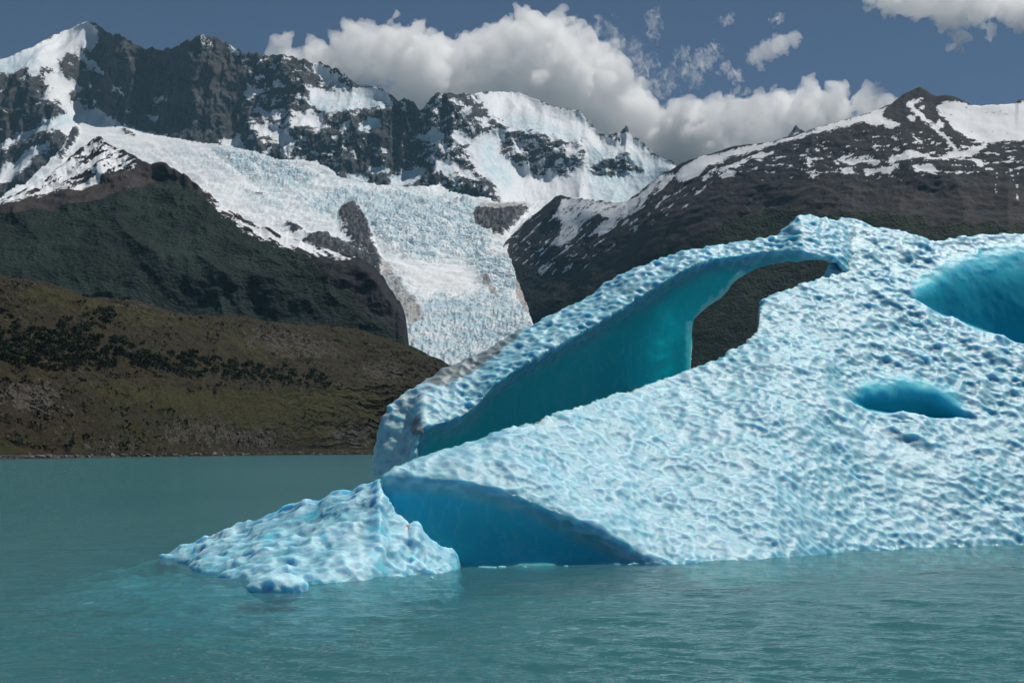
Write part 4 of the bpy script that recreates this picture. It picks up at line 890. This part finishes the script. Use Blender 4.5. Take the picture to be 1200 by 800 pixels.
def plant_scrub():
    PX, PY, X, Y, Z = HG
    r = np.random.default_rng(5); V, Q = [], []
    dens = fbm(PX / 22, PY / 11, 4.4, 4)
    nr = PX.shape[0]
    ok = (dens > .02) & (PX > -60) & (PX < 545) & (PY < SHORE(PX) - 6) & (samp(M_hg, PX, PY) < .75)
    J = np.argwhere(ok)
    for _ in range(2600):
        j, i = J[r.integers(len(J))]
        h = r.uniform(.7, 2.6) * (1.0 if r.random() < .85 else 1.7)
        v, q = leaf_cloud(r, [((X[j, i], Y[j, i], Z[j, i] + h * .45), h * .7), ((X[j, i] + h * .6, Y[j, i], Z[j, i] + h * .3), h * .5)], 9, h * .42)
        k = len(V); V += v; Q += [[a + k for a in b] for b in q]
    o = make_mesh('hill_scrub', np.array(V), np.array(Q), MAT_SCRUB, smooth=False)
    tag(o, 'low dark scrub scattered over the brown near hillside', 'scrub', kind='stuff')
def shore_rocks():
    PX, PY, X, Y, Z = HG; r = np.random.default_rng(21); V, Q = [], []
    base = np.array([[1, 0, 0], [0, 1, 0], [-1, 0, 0], [0, -1, 0], [0, 0, 1], [.7, .7, .6], [-.7, .7, .6], [-.7, -.7, .6], [.7, -.7, .6]], float)
    faces = [[0, 5, 4, 8], [1, 6, 4, 5], [2, 7, 4, 6], [3, 8, 4, 7], [0, 1, 6, 5], [1, 2, 7, 6], [2, 3, 8, 7], [3, 0, 5, 8]]
    for _ in range(520):
        i = r.integers(0, 430); j = r.integers(1, 5); sz = r.uniform(.5, 1.5) * (1.9 if r.random() < .12 else 1)
        q = base * sz * r.uniform(.6, 1.3, size=(9, 1)) * np.array([1.3, 1, .7]); a = r.uniform(0, 6.28)
        x = q[:, 0] * math.cos(a) - q[:, 1] * math.sin(a); y = q[:, 0] * math.sin(a) + q[:, 1] * math.cos(a)
        k = len(V); V += list(np.stack([x + X[j, i] + r.uniform(-1.5, 1.5), y + Y[j, i] + r.uniform(-4, 2), q[:, 2] + max(Z[j, i], 0.0)], 1)); Q += [[b + k for b in f] for f in faces]
    kr = NT('shore_stone'); m = kr.done(kr.bsdf(kr.mix(kr.ramp(kr.noise(.5, 4), .35, .65), (0.05, 0.044, 0.04), (0.19, 0.17, 0.155)), .9))
    tag(make_mesh('shore_rocks', np.array(V), np.array(Q), m, smooth=False), 'pale broken stones scattered along the far shoreline', 'rocks', kind='stuff')
plant_trees(); plant_scrub(); shore_rocks()

# ------------------------------------------------------------------ clouds (real volumes far behind the range)
def mat_cloud(name, dens, wisp=False):
    k = NT(name); v = k.n('ShaderNodeVolumePrincipled')
    v.inputs['Color'].default_value = (1, 1, 1, 1); v.inputs['Density'].default_value = dens; v.inputs['Anisotropy'].default_value = 0.5
    if wisp:
        nz = k.noise(1 / 110, 7, .68, stretch=(1, 1, .75), dist=1.2)
        k.put(v.inputs['Density'], k.math('MULTIPLY', k.ramp(nz, .48, .70), dens))
    k.t.links.new(v.outputs[0], k.out.inputs['Volume']); return k.m
CLOUD_Y = 15500.0
def cloud(label, blobs, dens, step=3.0, rough=.55, depth=1.0, seed=0.0, scale=1.0, wisp=False):
    s = CLOUD_Y / FP
    b = np.array(blobs, float); pad = b[:, 2].max() * .8 + 12
    x0, x1 = (b[:, 0] - b[:, 2]).min() - pad, (b[:, 0] + b[:, 2]).max() + pad
    y0, y1 = (b[:, 1] - b[:, 2]).min() - pad, (b[:, 1] + b[:, 2]).max() + pad
    zr = b[:, 2].max() * depth + pad
    gx = np.arange(x0, x1, step); gy = np.arange(-zr, zr, step); gz = np.arange(y0, y1, step)   # photograph px units, 1 px = s metres
    A, B, C = np.meshgrid(gx, gy, gz, indexing='ij')
    A = A.astype(np.float32); B = B.astype(np.float32); C = C.astype(np.float32)
    F = np.full(A.shape, 1e3, np.float32); r = np.random.default_rng(int(seed * 10) + 1)
    for (cx, cz, rad) in blobs:
        oy = r.uniform(-.3, .3) * rad * depth
        d = np.sqrt((A - cx) ** 2 + ((B - oy) / depth) ** 2 + (C - cz) ** 2) - rad
        k = .35 * rad; hh = np.clip(.5 + .5 * (F - d) / k, 0, 1); F = F + (d - F) * hh - k * hh * (1 - hh)
    mr = np.median(b[:, 2])
    sc = max(mr * .9, 9.0) * scale
    bil = 0; a = 1.0; f = 1.0; nn = 0
    for i in range(5):
        p = perlin(A / sc * f + seed, B / sc * f + 3 * i, C / sc * f)
        bil = bil + a * ((np.abs(p) * 1.9 - .55) if i < 3 else p); nn += a; a *= rough; f *= 2.05
    F = F - bil / nn * mr * 1.1
    F[0] = F[-1] = 9; F[:, 0] = F[:, -1] = 9; F[:, :, 0] = F[:, :, -1] = 9
    V, Q = surface_nets(F, (x0, -zr, y0), step)
    if not wisp:                                   # keep the coherent bodies, drop crumbs
        lab = np.arange(len(V))
        for _ in range(600):
            m = lab[Q].min(1); new = lab.copy()
            for c in range(4): np.minimum.at(new, Q[:, c], m)
            new = new[new]
            if (new == lab).all(): break
            lab = new
        cnt = np.bincount(lab, minlength=len(V)); okv = cnt[lab] > .08 * len(V)
        Q = Q[okv[Q[:, 0]]]; used = np.unique(Q); mp = np.full(len(V), -1); mp[used] = np.arange(len(used)); V = V[used]; Q = mp[Q]
    W = np.stack([(V[:, 0] - 600) * s, CLOUD_Y + V[:, 1] * s, CAM_H + (HZ - V[:, 2]) * s], 1)
    o = make_mesh('cloud', W, Q[:, ::-1], mat_cloud('cloud_vapour', dens, wisp))
    return tag(o, label, 'cloud', 'clouds over the mountains')
cloud('broad white cumulus bank rising behind the jagged snowy peaks', [(335, 80, 26), (375, 76, 28), (410, 64, 34), (445, 62, 36), (490, 74, 40), (535, 80, 40), (580, 74, 40), (620, 60, 38), (650, 55, 38), (690, 82, 40), (720, 108, 40), (660, 118, 60), (580, 125, 60), (500, 118, 50), (740, 148, 45), (790, 160, 45), (700, 165, 50)], .008, 3.1, .6, seed=1.0)
cloud('low white cumulus bank along the snow-streaked ridge on the right', [(815, 150, 34), (850, 144, 30), (885, 135, 30), (915, 134, 28), (955, 126, 28), (985, 128, 24), (1015, 124, 20), (1034, 124, 15), (880, 168, 40), (800, 175, 45), (940, 158, 40)], .008, 2.8, .6, seed=2.0)
cloud('small puffy white cloud drifting alone in blue sky', [(885, 66, 10), (900, 60, 13), (915, 52, 13), (930, 45, 10), (892, 77, 6)], .006, 1.3, .62, seed=3.0)
cloud('thin ragged wisps of cloud torn off the big bank', [(808, 82, 14), (825, 70, 15), (798, 66, 12), (838, 58, 10), (864, 88, 9), (815, 95, 10), (850, 78, 9), (790, 84, 12)], .014, 1.4, .6, seed=4.0, wisp=True)
cloud('torn misty fringe at the right flank of the big cloud bank', [(705, 34, 14), (722, 48, 16), (742, 62, 16), (758, 78, 16), (780, 96, 15), (735, 85, 14)], .010, 1.8, .5, seed=9.0, wisp=True)
cloud('tiny upright wisp of cloud above the big bank', [(766, 18, 11), (768, 29, 10), (766, 43, 8)], .014, 1.0, .6, seed=5.0, wisp=True)
cloud('bright cloud hanging from the top edge of the sky', [(1020, -4, 14), (1050, -2, 22), (1080, -2, 25), (1110, 0, 26), (1115, 22, 17), (1125, 42, 12), (1120, 56, 7), (1150, 4, 24), (1180, 10, 20), (1205, 14, 22), (1160, 30, 8), (1194, 34, 8), (1240, -5, 30)], .008, 2.9, .6, seed=6.0)
cloud('faint scrap of cloud high above the small puffy cloud', [(914, 22, 7), (907, 25, 6)], .014, .7, .6, seed=7.0, wisp=True)
cloud('faint flat scrap of cloud left of the high scrap', [(846, 25, 7), (855, 23, 7)], .014, .7, .6, seed=8.0, wisp=True)

# ------------------------------------------------------------------ the air between
kh = NT('haze_air'); hv = kh.n('ShaderNodeVolumePrincipled')
hv.inputs['Color'].default_value = (0.42, 0.76, 1.0, 1); hv.inputs['Density'].default_value = 1.1e-5; hv.inputs['Anisotropy'].default_value = 0.0
kh.t.links.new(hv.outputs[0], kh.out.inputs['Volume'])
hb = [(-14000, -1500, -2.3), (14000, -1500, -2.3), (14000, 12400, -2.3), (-14000, 12400, -2.3)]
hb = np.array(hb + [(x, y, 3600) for x, y, z in hb], float)
haze = make_mesh('haze', hb, np.array([[3, 2, 1, 0], [4, 5, 6, 7], [0, 1, 5, 4], [1, 2, 6, 5], [2, 3, 7, 6], [3, 0, 4, 7]]), kh.m, smooth=False)
tag(haze, 'thin blue haze filling the air of the valley', 'haze', kind='stuff')
